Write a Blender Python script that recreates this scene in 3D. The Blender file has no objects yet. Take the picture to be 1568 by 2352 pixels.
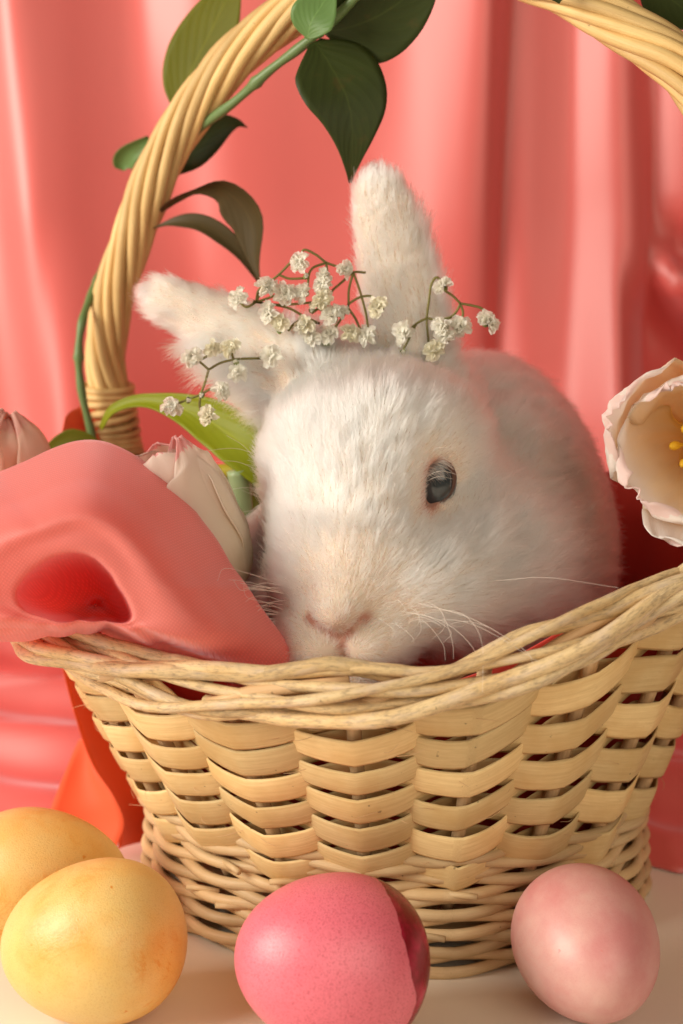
import bpy, bmesh, math, random
import numpy as np
from mathutils import Vector, Matrix
from mathutils import noise as mn
random.seed(7); np.random.seed(7)
PI = math.pi
S = 0.01                                    # everything below is written in centimetres
C = bpy.context.scene.collection
scn = bpy.context.scene

# ------------------------------------------------------------------ camera, world, lights, exposure
CAM = np.array([0.0, -52.0, 23.4]); PITCH = math.radians(10); FPX = 3267.0
cam = bpy.data.objects.new('camera', bpy.data.cameras.new('camera')); C.objects.link(cam)
cam.location = Vector(CAM) * S; cam.rotation_euler = (PI/2 - PITCH, 0, 0)
cam.data.sensor_fit = 'VERTICAL'; cam.data.sensor_height = 36; cam.data.lens = 50
cam.data.clip_start = 0.01; cam.data.clip_end = 50
cam.data.dof.use_dof = True; cam.data.dof.focus_distance = 45.5*S; cam.data.dof.aperture_fstop = 8.5
scn.camera = cam
w = bpy.data.worlds.new('World'); scn.world = w; w.use_nodes = True
bg = w.node_tree.nodes['Background']; bg.inputs[0].default_value = (1.0, 0.74, 0.50, 1); bg.inputs[1].default_value = 0.12
def area(name, loc, target, sx, sy, power, col):
    l = bpy.data.lights.new(name, 'AREA'); l.shape = 'RECTANGLE'; l.size = sx*S; l.size_y = sy*S
    l.energy = power; l.color = col
    o = bpy.data.objects.new(name, l); C.objects.link(o); o.location = Vector(loc)*S
    d = Vector(target) - Vector(loc); o.rotation_euler = d.to_track_quat('-Z', 'Y').to_euler(); return o
area('window_light', (-82, -40, 48), (0, 0, 10), 54, 54, 14.3, (1.0, 0.935, 0.81))
area('soft_fill', (45, -105, 60), (0, 5, 14), 100, 80, 6.0, (1.0, 0.86, 0.68))
scn.view_settings.view_transform = 'Standard'; scn.view_settings.look = 'None'
scn.view_settings.exposure = -0.08; scn.view_settings.gamma = 1.0
scn.render.engine = 'CYCLES'
try:
    scn.cycles.use_denoising = True; scn.cycles.denoiser = 'OPENIMAGEDENOISE'
except Exception: pass
scn.cycles.max_bounces = 10; scn.cycles.diffuse_bounces = 5; scn.cycles.glossy_bounces = 4
scn.cycles.transmission_bounces = 8; scn.cycles.transparent_max_bounces = 8
scn.cycles.caustics_reflective = False; scn.cycles.caustics_refractive = False

def Wp(px, py, y):
    """the point of the vertical plane at world y that the photograph's pixel (1568 px wide) falls on, cm"""
    a, b = (px-784)/FPX, (1176-py)/FPX
    d = np.array([a, math.cos(PITCH)+b*math.sin(PITCH), -math.sin(PITCH)+b*math.cos(PITCH)])
    return CAM + d*((y-CAM[1])/d[1])
def V(*a): return np.array(a, float)

# ------------------------------------------------------------------ helpers
def tag(o, label=None, cat=None, group=None, kind=None):
    if label: o['label'] = label
    if cat: o['category'] = cat
    if group: o['group'] = group
    if kind: o['kind'] = kind
    return o
def empty(name, loc=(0, 0, 0)):
    o = bpy.data.objects.new(name, None); C.objects.link(o); o.location = Vector(loc)*S
    o.empty_display_size = 0.01; return o
def link(name, me, mat=None, parent=None, smooth=True):
    o = bpy.data.objects.new(name, me); C.objects.link(o)
    if mat and not me.materials: me.materials.append(mat)
    if smooth: me.shade_smooth()
    if parent:
        o.parent = parent
        o.matrix_parent_inverse = Matrix.Translation(-wloc(parent))
    return o
def wloc(o):
    v = Vector((0, 0, 0))
    if o.parent is not None: return wloc(o.parent) if o.type == 'MESH' else o.location.copy()
    return o.location.copy()
def mesh(name, vs, fs, uv=None, attrs=None):
    me = bpy.data.meshes.new(name)
    me.from_pydata([tuple(float(c)*S for c in v) for v in vs], [], [tuple(int(i) for i in f) for f in fs])
    me.update()
    if uv is not None:
        l = me.uv_layers.new(name='UVMap'); idx = np.empty(len(me.loops), int); me.loops.foreach_get('vertex_index', idx)
        l.data.foreach_set('uv', np.asarray(uv, dtype=np.float32)[idx].ravel())
    for k, a in (attrs or {}).items():
        t = me.attributes.new(k, 'FLOAT', 'POINT'); t.data.foreach_set('value', np.asarray(a, dtype=np.float32))
    return me
def grid_faces(n, m, wrap_n=False, wrap_m=False):
    fs = []
    for i in range(n if wrap_n else n-1):
        for j in range(m if wrap_m else m-1):
            a, b = i % n, (i+1) % n; c, d = j % m, (j+1) % m
            fs.append((a*m+c, b*m+c, b*m+d, a*m+d))
    return fs
def catmull(pts, n):
    pts = [np.asarray(p, float) for p in pts]
    P = [2*pts[0]-pts[1]] + pts + [2*pts[-1]-pts[-2]]
    out = []
    for k in range(n):
        t = k/(n-1)*(len(pts)-1); i = min(int(t), len(pts)-2); u = t-i
        p0, p1, p2, p3 = P[i:i+4]
        out.append(0.5*((2*p1)+(-p0+p2)*u+(2*p0-5*p1+4*p2-p3)*u*u+(-p0+3*p1-3*p2+p3)*u**3))
    return np.array(out)
def nrm(v): return v/(np.linalg.norm(v)+1e-12)
def frames(P, up=None, closed=False):
    n = len(P); T = np.array([nrm((P[(i+1) % n] if closed else P[min(i+1, n-1)]) - (P[i-1] if (closed or i) else P[0])) for i in range(n)])
    N = []; u = np.array(up if up is not None else (0, 0, 1.0), float)
    if abs(np.dot(u, T[0])) > .95: u = np.array((1.0, 0, 0))
    for i in range(n):
        if up is not None and i > 0 and closed: u = np.array(up, float)
        u = nrm(u - np.dot(u, T[i])*T[i]); N.append(u)
    N = np.array(N); return T, N, np.cross(T, N)
def tube(P, rad, sides=8, closed=False, caps=True, up=None, bump=0.0):
    """mesh data (verts, faces, uv) of a round tube along P; rad may vary"""
    P = np.asarray(P, float); n = len(P)
    r = np.full(n, rad) if np.isscalar(rad) else np.asarray(rad, float)
    T, N, B = frames(P, up, closed)
    seg = np.r_[0, np.cumsum(np.linalg.norm(np.diff(P, axis=0), axis=1))]
    vs, uv = [], []
    for i in range(n):
        for k in range(sides):
            a = 2*PI*k/sides
            rr = r[i]*(1+bump*mn.noise(Vector((P[i][0]*.9+math.cos(a), P[i][1]*.9+math.sin(a), P[i][2]*.9))))
            vs.append(P[i]+rr*(math.cos(a)*N[i]+math.sin(a)*B[i])); uv.append((seg[i], k/sides*2*PI*r[i]))
    fs = grid_faces(n, sides, closed, True)
    if caps and not closed:
        fs.append(tuple(range(sides))); fs.append(tuple((n-1)*sides+k for k in range(sides-1, -1, -1)))
    return vs, fs, uv
def add_tube(name, P, rad, mat, parent, sides=8, closed=False, up=None, bump=0.0):
    vs, fs, uv = tube(P, rad, sides, closed, True, up, bump); return link(name, mesh(name, vs, fs, uv), mat, parent)

# ------------------------------------------------------------------ materials
def new_mat(name):
    m = bpy.data.materials.new(name); m.use_nodes = True
    nt = m.node_tree; return m, nt, nt.nodes, nt.links, nt.nodes['Principled BSDF']
def ramp(ns, stops, interp='LINEAR'):
    r = ns.new('ShaderNodeValToRGB'); e = r.color_ramp.elements; r.color_ramp.interpolation = interp
    while len(e) < len(stops): e.new(0.5)
    for i, (p, c) in enumerate(stops): e[i].position = p; e[i].color = tuple(c)+(1,) if len(c) == 3 else c
    return r
def noise_n(nt, scale, detail=4, rough=.5, coord='Object', vec_scale=None):
    ns, ls = nt.nodes, nt.links
    tc = ns.new('ShaderNodeTexCoord'); n = ns.new('ShaderNodeTexNoise')
    n.inputs['Scale'].default_value = scale; n.inputs['Detail'].default_value = detail; n.inputs['Roughness'].default_value = rough
    src = tc.outputs[coord]
    if vec_scale:
        mp = ns.new('ShaderNodeMapping'); mp.inputs['Scale'].default_value = vec_scale; ls.new(src, mp.inputs[0]); src = mp.outputs[0]
    ls.new(src, n.inputs['Vector']); return n
def mix(nt, fac, a, b, mode='MIX'):
    m = nt.nodes.new('ShaderNodeMix'); m.data_type = 'RGBA'; m.blend_type = mode
    for sock, v in ((m.inputs[0], fac), (m.inputs[6], a), (m.inputs[7], b)):
        if hasattr(v, 'is_linked') or isinstance(v, bpy.types.NodeSocket): nt.links.new(v, sock)
        else: sock.default_value = v if isinstance(v, (int, float)) else tuple(v)+(1,)
    return m.outputs[2]
def bump_n(nt, height, strength, dist, b):
    n = nt.nodes.new('ShaderNodeBump'); n.inputs['Strength'].default_value = strength; n.inputs['Distance'].default_value = dist*S
    nt.links.new(height, n.inputs['Height']); nt.links.new(n.outputs[0], b.inputs['Normal']); return n
def satin(name, col, sheen=0.5, rough=.42, weave=0.0, spec=.5, trans=0.25, tcol=None, ior=1.5):
    m, nt, ns, ls, b = new_mat(name)
    n = noise_n(nt, 14, 3); 
    c = mix(nt, n.outputs[0], tuple(x*.94 for x in col), tuple(min(1, x*1.05) for x in col))
    ls.new(c, b.inputs['Base Color'])
    b.inputs['Roughness'].default_value = rough; b.inputs['Specular IOR Level'].default_value = spec
    b.inputs['Sheen Weight'].default_value = sheen; b.inputs['Sheen Roughness'].default_value = .45
    b.inputs['IOR'].default_value = ior
    b.inputs['Sheen Tint'].default_value = (.95, .82, .90, 1)
    if weave:
        tc = ns.new('ShaderNodeTexCoord')
        outs = []
        for rot in (0.62, 0.62+PI/2):
            mp = ns.new('ShaderNodeMapping'); mp.inputs['Rotation'].default_value = (0, 0, rot); ls.new(tc.outputs['UV'], mp.inputs[0])
            wv = ns.new('ShaderNodeTexWave'); wv.wave_type = 'BANDS'; wv.bands_direction = 'X'; wv.inputs['Scale'].default_value = weave
            wv.inputs['Distortion'].default_value = .6; wv.inputs['Detail'].default_value = 1; wv.inputs['Detail Scale'].default_value = 3
            ls.new(mp.outputs[0], wv.inputs[0]); outs.append(wv.outputs['Fac'])
        mx = ns.new('ShaderNodeMath'); mx.operation = 'MULTIPLY'; ls.new(outs[0], mx.inputs[0]); ls.new(outs[1], mx.inputs[1])
        bump_n(nt, mx.outputs[0], .45, .02, b)
        c2 = mix(nt, mx.outputs[0], tuple(x*.82 for x in col), tuple(min(1, x*1.08) for x in col)); ls.new(c2, b.inputs['Base Color'])
    tr = ns.new('ShaderNodeBsdfTranslucent'); tr.inputs[0].default_value = tuple(tcol or col)+(1,)
    ms = ns.new('ShaderNodeMixShader'); ms.inputs[0].default_value = trans
    ls.new(b.outputs[0], ms.inputs[1]); ls.new(tr.outputs[0], ms.inputs[2]); ls.new(ms.outputs[0], ns['Material Output'].inputs[0])
    return m
M_curtain = satin('curtain_satin', (.77, .115, .10), sheen=.6, rough=.50, spec=.5, ior=2.0, trans=.10, tcol=(.9, .05, .03))
M_cloth = satin('pink_cloth', (.90, .25, .21), sheen=.6, rough=.48, weave=3.6, spec=.5, ior=1.8, trans=.34, tcol=(1, .06, .03))
M_liner = satin('liner_cloth', (.80, .085, .065), sheen=.2, rough=.6, spec=.2, trans=.2)
M_ribbon = satin('ribbon_satin', (.88, .13, .045), sheen=.5, rough=.6, spec=.25, trans=.2)

def wicker(name, base, dark, grain=(1, 14, 14), bark=0.0, rough=.55, mott=.5):
    m, nt, ns, ls, b = new_mat(name)
    g = noise_n(nt, 3.0, 6, .68, 'UV', (.16, 3.4, 1))
    big = noise_n(nt, 55, 3, .55, 'Object')
    gr_ = ramp(ns, [(.36, (0, 0, 0)), (.62, (1, 1, 1))]); ls.new(g.outputs[0], gr_.inputs[0])
    c1 = mix(nt, gr_.outputs[0], tuple(base[i]*(.91, .87, .81)[i] for i in range(3)), tuple(min(1, x*1.08) for x in base))
    r = ramp(ns, [(.40, (0, 0, 0)), (.62, (1, 1, 1))]); ls.new(big.outputs[0], r.inputs[0])
    f = ns.new('ShaderNodeMath'); f.operation = 'MULTIPLY'; ls.new(r.outputs[0], f.inputs[0]); f.inputs[1].default_value = mott
    c2 = mix(nt, f.outputs[0], c1, tuple(base[i]*(.85, .72, .55)[i] for i in range(3)))
    src = c2
    st = noise_n(nt, 6, 6, .72, 'UV', (.5, 2.2, 1))
    r2 = ramp(ns, [(.60-bark*.12, (0, 0, 0)), (.72-bark*.08, (1, 1, 1))]); ls.new(st.outputs[0], r2.inputs[0])
    f2 = ns.new('ShaderNodeMath'); f2.operation = 'MULTIPLY'; ls.new(r2.outputs[0], f2.inputs[0]); f2.inputs[1].default_value = .25+bark*.5
    src = mix(nt, f2.outputs[0], c2, dark)
    sp = noise_n(nt, 420, 2, .5, 'Object'); r3 = ramp(ns, [(.73, (0, 0, 0)), (.78, (1, 1, 1))]); ls.new(sp.outputs[0], r3.inputs[0])
    f3 = ns.new('ShaderNodeMath'); f3.operation = 'MULTIPLY'; ls.new(r3.outputs[0], f3.inputs[0]); f3.inputs[1].default_value = .6
    src = mix(nt, f3.outputs[0], src, tuple(x*.35 for x in dark))
    if bark > .5:
        lw = noise_n(nt, 1.0, 4, .6, 'UV', (.55, 1.5, 1)); r7 = ramp(ns, [(.52, (0, 0, 0)), (.60, (1, 1, 1))]); ls.new(lw.outputs[0], r7.inputs[0])
        fr = noise_n(nt, 9, 4, .7, 'UV', (.35, 3, 1)); r8 = ramp(ns, [(.42, (0, 0, 0)), (.60, (1, 1, 1))]); ls.new(fr.outputs[0], r8.inputs[0])
        f7 = ns.new('ShaderNodeMath'); f7.operation = 'MULTIPLY'; ls.new(r7.outputs[0], f7.inputs[0]); ls.new(r8.outputs[0], f7.inputs[1])
        f8 = ns.new('ShaderNodeMath'); f8.operation = 'MULTIPLY'; ls.new(f7.outputs[0], f8.inputs[0]); f8.inputs[1].default_value = .62
        src = mix(nt, f8.outputs[0], src, (.24, .165, .11))
        pk = noise_n(nt, 2.2, 3, .5, 'UV', (.3, 1, 1)); r9 = ramp(ns, [(.50, (0, 0, 0)), (.66, (1, 1, 1))]); ls.new(pk.outputs[0], r9.inputs[0])
        f9 = ns.new('ShaderNodeMath'); f9.operation = 'MULTIPLY'; ls.new(r9.outputs[0], f9.inputs[0]); f9.inputs[1].default_value = .5; src = mix(nt, f9.outputs[0], src, (.70, .56, .44))
    oi = ns.new('ShaderNodeObjectInfo'); hs = ns.new('ShaderNodeHueSaturation')
    mr = ns.new('ShaderNodeMapRange'); ls.new(oi.outputs['Random'], mr.inputs[0]); mr.inputs[3].default_value = .80; mr.inputs[4].default_value = 1.14
    ls.new(mr.outputs[0], hs.inputs['Value']); ls.new(src, hs.inputs['Color']); ls.new(hs.outputs[0], b.inputs['Base Color'])
    b.inputs['Roughness'].default_value = rough; b.inputs['Specular IOR Level'].default_value = .35
    bump_n(nt, g.outputs[0], .6, .035, b); return m
M_strip = wicker('wood_strip', (.75, .565, .285), (.42, .26, .11), bark=.12, mott=.6)
M_willow = wicker('peeled_willow', (.72, .55, .31), (.22, .15, .10), bark=.9, rough=.45, mott=.5)
M_foot = wicker('foot_willow', (.62, .46, .26), (.38, .24, .11), bark=.2, rough=.5)
M_handle = wicker('handle_willow', (.66, .46, .20), (.42, .25, .10), rough=.5, mott=.3)
M_stake = wicker('stake_willow', (.64, .43, .24), (.40, .25, .12), mott=.2)

def simple(name, col, rough=.5, spec=.4, var=.12, scale=30, bump=0, bscale=80, sss=0, trans=0):
    m, nt, ns, ls, b = new_mat(name); n = noise_n(nt, scale, 4)
    c = mix(nt, n.outputs[0], tuple(x*(1-var) for x in col), tuple(min(1, x*(1+var)) for x in col)); ls.new(c, b.inputs['Base Color'])
    b.inputs['Roughness'].default_value = rough; b.inputs['Specular IOR Level'].default_value = spec
    if sss: b.inputs['Subsurface Weight'].default_value = sss; b.inputs['Subsurface Radius'].default_value = (1, .5, .3); b.inputs['Subsurface Scale'].default_value = .002
    if bump: bump_n(nt, noise_n(nt, bscale, 3).outputs[0], bump, .05, b)
    if trans:
        tr = ns.new('ShaderNodeBsdfTranslucent'); ls.new(c, tr.inputs[0]); ms = ns.new('ShaderNodeMixShader'); ms.inputs[0].default_value = trans
        ls.new(b.outputs[0], ms.inputs[1]); ls.new(tr.outputs[0], ms.inputs[2]); ls.new(ms.outputs[0], ns['Material Output'].inputs[0])
    return m
M_table = simple('white_tabletop', (.85, .80, .69), rough=.38, spec=.4, var=.05, scale=9, bump=.08, bscale=60)

# ------------------------------------------------------------------ table and curtain
vs = [(-150, -70, -3), (150, -70, -3), (150, 60, -3), (-150, 60, -3), (-150, -70, 0), (150, -70, 0), (150, 60, 0), (-150, 60, 0)]
fs = [(3, 2, 1, 0), (4, 5, 6, 7), (0, 1, 5, 4), (1, 2, 6, 5), (2, 3, 7, 6), (3, 0, 4, 7)]
tag(link('tabletop', mesh('tabletop', vs, fs), M_table, smooth=False), kind='structure')

CUR_Y = 21.0
def cur_bright():
    rows = {0:   [(-600,.3),(-450,.9),(-400,.3),(-250,.25),(-180,.9),(-120,.25),(0,.75),(40,1),(62,.7),(90,.12),(200,.08),(300,.15),(370,.65),(430,.7),(480,.45),(560,.35),(690,.35),(800,.3),(900,.5),(960,.75),(1080,.68),(1110,.3),(1135,-.7),(1155,.0),(1175,.45),(1230,.3),(1295,.35),(1320,1),(1370,.9),(1400,.4),(1430,.0),(1450,-.7),(1470,.9),(1540,.8),(1640,.4),(1700,.0),(1760,.9),(1900,.3),(2100,.5),(2200,.1),(2300,.8)],
            500: [(-600,.3),(-450,.9),(-400,.3),(-250,.25),(-180,.9),(-120,.25),(0,.45),(30,.85),(65,1),(90,.75),(120,.15),(200,.04),(330,.1),(420,.3),(480,.5),(560,.3),(680,.25),(790,.35),(870,.55),(980,.68),(1060,.5),(1110,.15),(1136,-.8),(1152,.5),(1180,.6),(1220,.32),(1290,.35),(1330,.8),(1390,.8),(1420,.45),(1455,.0),(1478,-1.0),(1500,.85),(1568,.65),(1660,.4),(1720,.0),(1780,.9),(1900,.3),(2100,.5),(2200,.1),(2300,.8)],
            950: [(-600,.3),(-450,.9),(-400,.3),(-250,.25),(-180,.9),(-120,.25),(0,.35),(60,.6),(95,1),(135,.95),(170,.4),(220,.1),(330,.04),(420,.05),(500,.35),(570,.7),(640,.4),(800,.35),(960,.4),(1060,.35),(1120,.0),(1138,-.6),(1150,.75),(1190,.6),(1230,.35),(1290,.4),(1330,.85),(1385,.9),(1420,.5),(1440,-.5),(1460,-.7),(1540,-.3),(1640,.1),(1720,.2),(1780,.9),(1900,.3),(2100,.5),(2200,.1),(2300,.8)]}
    return rows
def build_curtain():
    rows = cur_bright(); xs = np.linspace(-75, 75, 700); sc = FPX/73.0
    px = 784+xs*sc
    prof = {}
    for k, r in rows.items():
        B = np.interp(px, [a for a, _ in r], [b for _, b in r]); B = np.convolve(np.pad(B, 1, 'edge'), np.ones(3)/3, 'valid')[:len(px)]
        sl = (B-.33)*1.6; d = np.cumsum(sl)*(xs[1]-xs[0])
        kern = np.ones(93)/93; low = np.convolve(np.pad(d, 46, 'edge'), kern, 'valid'); prof[k] = d-low
    vs, uv = [], []; nz = 150
    # length coordinate: 0 = top of the hanging part, then round a bend and forward over the tabletop
    zt = 62.0; L1 = zt-3.0; R = 3.0; Lb = R*PI/2; L2 = 13.0
    tot = L1+Lb+L2
    svals = np.r_[np.linspace(0, L1-6, 60), np.linspace(L1-6, tot, 90)[1:]]
    for s in svals:
        if s < L1: base = V(0, CUR_Y, zt-s); nn = V(0, -1, 0)
        elif s < L1+Lb:
            a = (s-L1)/R; base = V(0, CUR_Y-R+R*math.cos(a), R-R*math.sin(a)); nn = V(0, -math.cos(a), math.sin(a))
        else: base = V(0, CUR_Y-R-(s-L1-Lb), 0); nn = V(0, 0, 1)
        ypx = 1176-(base[2]-(CAM[2]-(CUR_Y-CAM[1])*math.tan(PITCH)))*sc
        if ypx < 500: t = np.clip(ypx/500, 0, 1); d = prof[0]*(1-t)+prof[500]*t
        else: t = min(1, (ypx-500)/450); d = prof[500]*(1-t)+prof[950]*t
        fl = np.clip((s-(L1-9))/13, 0, 1); fl = fl*fl*(3-2*fl)
        for i, x in enumerate(xs):
            q = s-L1
            # soft folds of the part that lies on the table
            pool = .9+.75*math.sin(q*.85+x*.16+1.1*math.sin(x*.21))+.45*math.sin(q*1.7-x*.33+2)+.3*mn.noise(Vector((x*.2, q*.3, 3)))
            h = d[i]*(1-fl)+fl*max(.05, pool+ .4)
            if s > tot-1.2: h *= max(.08, (tot-s)/1.2)
            # pinched fold at the right
            p = base+nn*h+V(x, 0, 0)
            if s > L1+Lb: p[1] -= (s-L1-Lb)*.42*float(np.clip((x-6)/7, 0, 1))
            wig = mn.noise(Vector((x*.12, 7, 0)))*3.0*np.clip((s-L1-Lb)/L2, 0, 1)
            if s > L1+Lb: p[1] += wig
            if 300 < ypx < 1300:
                u0 = px[i]-1490; v0 = ypx-600
                # ridge that starts at (1490,600) and runs down right
                ridge = math.exp(-((v0-u0*.72)/38)**2)*np.clip((u0+15)/60, 0, 1)*np.clip((420-u0)/200, 0, 1)
                val = math.exp(-((v0+u0*.35+28-u0*.5)/60)**2)*np.clip(u0/60, 0, 1)*np.clip((300-u0)/150, 0, 1)
                low = np.clip((v0-u0*.72-30)/120, 0, 1)*np.clip((u0+90)/90, 0, 1)*np.clip((330-u0)/120, 0, 1)*np.clip((700-v0)/200, 0, 1)
                p[1] -= 2.4*ridge-1.6*val-2.4*low
            vs.append(p); uv.append((x, s))
    me = mesh('curtain', vs, grid_faces(len(svals), len(xs)), uv)
    o = link('backdrop_curtain', me, M_curtain); so = o.modifiers.new('solid', 'SOLIDIFY'); so.thickness = .0008; so.offset = 1
    tag(o, 'coral pink satin curtain hanging in tall folds behind the basket and pooling on the table', 'curtain')
build_curtain()

# ------------------------------------------------------------------ basket
BX = 2.05
bk = empty('wicker_basket', (BX, 0, 0))
tag(bk, 'oval wicker basket of woven wood strips with a braided rim and tall twisted handle', 'basket')
# height of the rim's middle from the photograph's own outline
def rim_xy(phi, a=14.0, b=11.7): return V(BX+a*math.cos(phi), b*math.sin(phi))
ctrl = []
for (px, py) in ((150, 1468), (250, 1518), (400, 1558), (650, 1585), (900, 1574), (1100, 1541), (1300, 1468), (1450, 1392), (1568, 1325)):
    best = min(np.linspace(-PI, 0, 720), key=lambda f: abs(784+(rim_xy(f)[0])*FPX/((rim_xy(f)[1]+52)*.985+11.5*.1736)-px))
    p = Wp(px, py, rim_xy(best)[1]); ctrl.append((best, p[2]))
ctrl = sorted(ctrl)
cf = [c[0] for c in ctrl]; cz = [c[1] for c in ctrl]
zpts = [(-PI-.02, cz[0]+.25)]+list(zip(cf, cz))+[(-.45, max(cz[-1], 13.6)), (0.0, 14.0), (.8, 12.8), (1.5, 12.0), (2.0, 12.6), (2.5, 14.0), (2.85, 12.6), (PI-.02, cz[0]+.25)]
print('rim ctrl', [(round(math.degrees(a)), round(b, 2)) for a, b in zpts])
_za = np.array([z[0] for z in zpts]); _zb = np.array([z[1] for z in zpts])
_ph = np.linspace(-PI, PI, 720, endpoint=False); _zz = np.interp(_ph, _za, _zb)
_k = np.hanning(61); _k /= _k.sum(); _zz = np.convolve(np.r_[_zz[-30:], _zz, _zz[:30]], _k, 'valid')[:720]
def rim_z(phi): 
    f = (phi+PI) % (2*PI)/(2*PI)*720; i = int(f) % 720; t = f-int(f); return _zz[i]*(1-t)+_zz[(i+1) % 720]*t
FOOT_H = 4.0
def wall(phi, t):
    """point of the basket's wall: t = 0 at the foot's top, 1 just under the rim"""
    a = 9.2+3.3*t; b = 7.9+2.6*t
    z = FOOT_H*.9+(rim_z(phi)-1.25-FOOT_H*.9)*t
    return V(BX+a*math.cos(phi), b*math.sin(phi), z)
NS = 20
stake_phi = [2*PI*(i+.5)/NS - PI/2 + .02 for i in range(NS)]
def radial(phi): return nrm(V(math.cos(phi)/14, math.sin(phi)/11.7, 0))
for i, f in enumerate(stake_phi):
    P = [wall(f, t) for t in np.linspace(-.25, 1.12, 12)]
    add_tube('stake', P, .24, M_stake, bk, 8, bump=.1)
NR = 11
SUB = 12
REF = np.linalg.norm(wall(-2.0, .55)-wall(-2.0, .45))
for j in range(NR):
    tj = (j+.35)/NR; n = NS*SUB; H = 1.03 + random.uniform(-.05, .05); th = .10; jit = random.uniform(-.05, .05)
    vs, uv = [], []; dist = 0; prev = None
    for k in range(n):
        ph = stake_phi[0] + 2*PI*k/n
        cph = math.cos(PI*k/SUB + PI*j)                    # +1 in front of a stake, -1 behind it
        mx_ = .45+.45*mn.noise(Vector((k*.04, j*5.3, 8))); mx_ = min(1, mx_+.05); wv = (1-mx_)*math.copysign(abs(cph)**.75, cph)+mx_*(2/PI*math.asin(max(-1, min(1, cph))))
        P = wall(ph, tj); R = radial(ph)
        nz = mn.noise(Vector((k*.09, j*3.1, 0)))
        P = P + R*(wv*.36) + V(0, 0, -.35*wv + jit+.13*nz)
        # slope of the wall: the strip leans with it
        up = nrm(wall(ph, tj+.05)-wall(ph, tj-.05))
        out = nrm(np.cross(np.cross(R, up), up)*-1); 
        if np.dot(out, R) < 0: out = -out
        hh = H/2*(.25+.75*np.linalg.norm(wall(ph, .55)-wall(ph, .45))/REF)*(1+.14*mn.noise(Vector((k*.05, j*2.2, 4)))+.03*mn.noise(Vector((k*.6, j, 1))))
        if prev is not None: dist += np.linalg.norm(P-prev)
        prev = P
        for (u, o_) in ((-1, 0), (-.8, .5), (0, .62), (.8, .5), (1, 0), (.8, -.5), (-.8, -.5)):
            vs.append(P+up*(hh*u)+out*(th*o_*1.0)); uv.append((dist, u*H/2+j*2))
    link('weaver_strip', mesh('weaver_strip', vs, grid_faces(n, 7, True, True), uv), M_strip, bk)
# foot of thin round willow, woven in and out of the stakes
NF = 13
for j in range(NF):
    zf = .22+j*(FOOT_H+.25)/NF
    n = NS*8; P = []
    for k in range(n):
        ph = stake_phi[0]+2*PI*k/n; cph = math.cos(PI*k/8+PI*j)
        fl = 1-zf/FOOT_H
        a = 9.15+.35*fl+(.3 if j >= NF-2 else 0); b = 7.85+.3*fl+(.3 if j >= NF-2 else 0)
        p = V(BX+a*math.cos(ph), b*math.sin(ph), zf)+radial(ph)*(cph*.19)+V(0, 0, -.05*cph+.09*mn.noise(Vector((k*.11, j*1.7, 5))))
        P.append(p)
    add_tube('foot_rod', P, [.205+.03*mn.noise(Vector((k*.08, j, 9))) for k in range(n)], M_foot, bk, 8, True, up=(0, 0, 1))
# stub ends of the willow that poke out of the foot
for (px, py) in ((628, 2018), (1018, 2148), (560, 1996), (745, 2038), (1268, 2072), (1090, 2052), (508, 2072), (445, 2030)):
    phf = min(np.linspace(-PI, 0, 200), key=lambda f: abs(Wp(px, py, 8.1*math.sin(f))[0]-(BX+9.4*math.cos(f))))
    p = Wp(px, py, 8.3*math.sin(phf)); R = radial(phf); tn = nrm(np.cross(V(0, 0, 1), R)); s_ = random.choice((-1, 1))
    add_tube('cut_end', [p-tn*s_*1.1-R*.25, p-tn*s_*.4+R*.08, p+R*.30], [.10, .12, .11], M_foot, bk, 8)
# base board
P = []; 
vs = [V(BX, 0, 1.2)]+[V(BX+8.8*math.cos(a), 7.5*math.sin(a), 1.2) for a in np.linspace(0, 2*PI, 48, endpoint=False)]
link('basket_floor', mesh('basket_floor', vs, [(0, 1+i, 1+(i+1) % 48) for i in range(48)]), M_strip, bk)
# braided rim
def rim_point(ph, u, layer):
    """u = 0 low outside edge .. 1 top inside edge"""
    ang = -0.95+u*2.35                                     # angle in the rim's section
    rr = 1.02+layer
    c = rim_xy(ph, 13.75, 11.45); R = radial(ph); z = rim_z(ph)
    # section drawn as a leaning oval: wide and flared outwards
    o_ = rr*math.cos(ang)*.95; h = rr*math.sin(ang)*.90-.28
    return V(c[0], c[1], z)+R*(o_ - .15)+V(0, 0, h)
N1 = 15
rnd = random.Random(3)
for i in range(N1):
    for fam in (0, 1):
        ph0 = 2*PI*(i+(.5 if fam else 0))/N1+rnd.uniform(-.08, .08); dph = rnd.uniform(1.35, 1.75)
        n = 46; P = []; pz = rnd.uniform(0, 6)
        for k in range(n):
            t = k/(n-1); e = t*t*(3-2*t); e = .35*t+.65*e
            u = e if fam == 0 else 1-e
            u = .02+.96*u
            cr = math.cos(PI*(t*dph/(2*PI)*N1*2)+(PI if fam else 0)) # over and under the other family
            layer = (.10 if fam == 0 else -.16)+.17*cr
            if t < .12: layer -= (1-t/.12)*.75
            if t > .88: layer -= (1-(1-t)/.12)*.75
            layer += .05*mn.noise(Vector((pz, t*4, i)))
            P.append(rim_point(ph0+dph*t, u+.04*mn.noise(Vector((t*3, pz, i+9))), layer))
        r0 = rnd.uniform(.165, .25)
        add_tube('rim_rod', P, [r0*(1+.10*mn.noise(Vector((t_*.2, pz, 2)))) for t_ in range(n)], M_willow, bk, 10, up=(0, 0, 1), bump=.12)
# thick upright stake ends folding over into the rim, each seen between the rods
for i, f in enumerate(stake_phi):
    q = f+.1
    P = catmull([rim_point(f, 0.0, -.55), rim_point(f+.03, .25, -.30), rim_point(f+.12, .55, -.36), rim_point(f+.32, .8, -.42)], 12)
    add_tube('rim_fold', P, .22, M_stake, bk, 8, up=(0, 0, 1))
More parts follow.
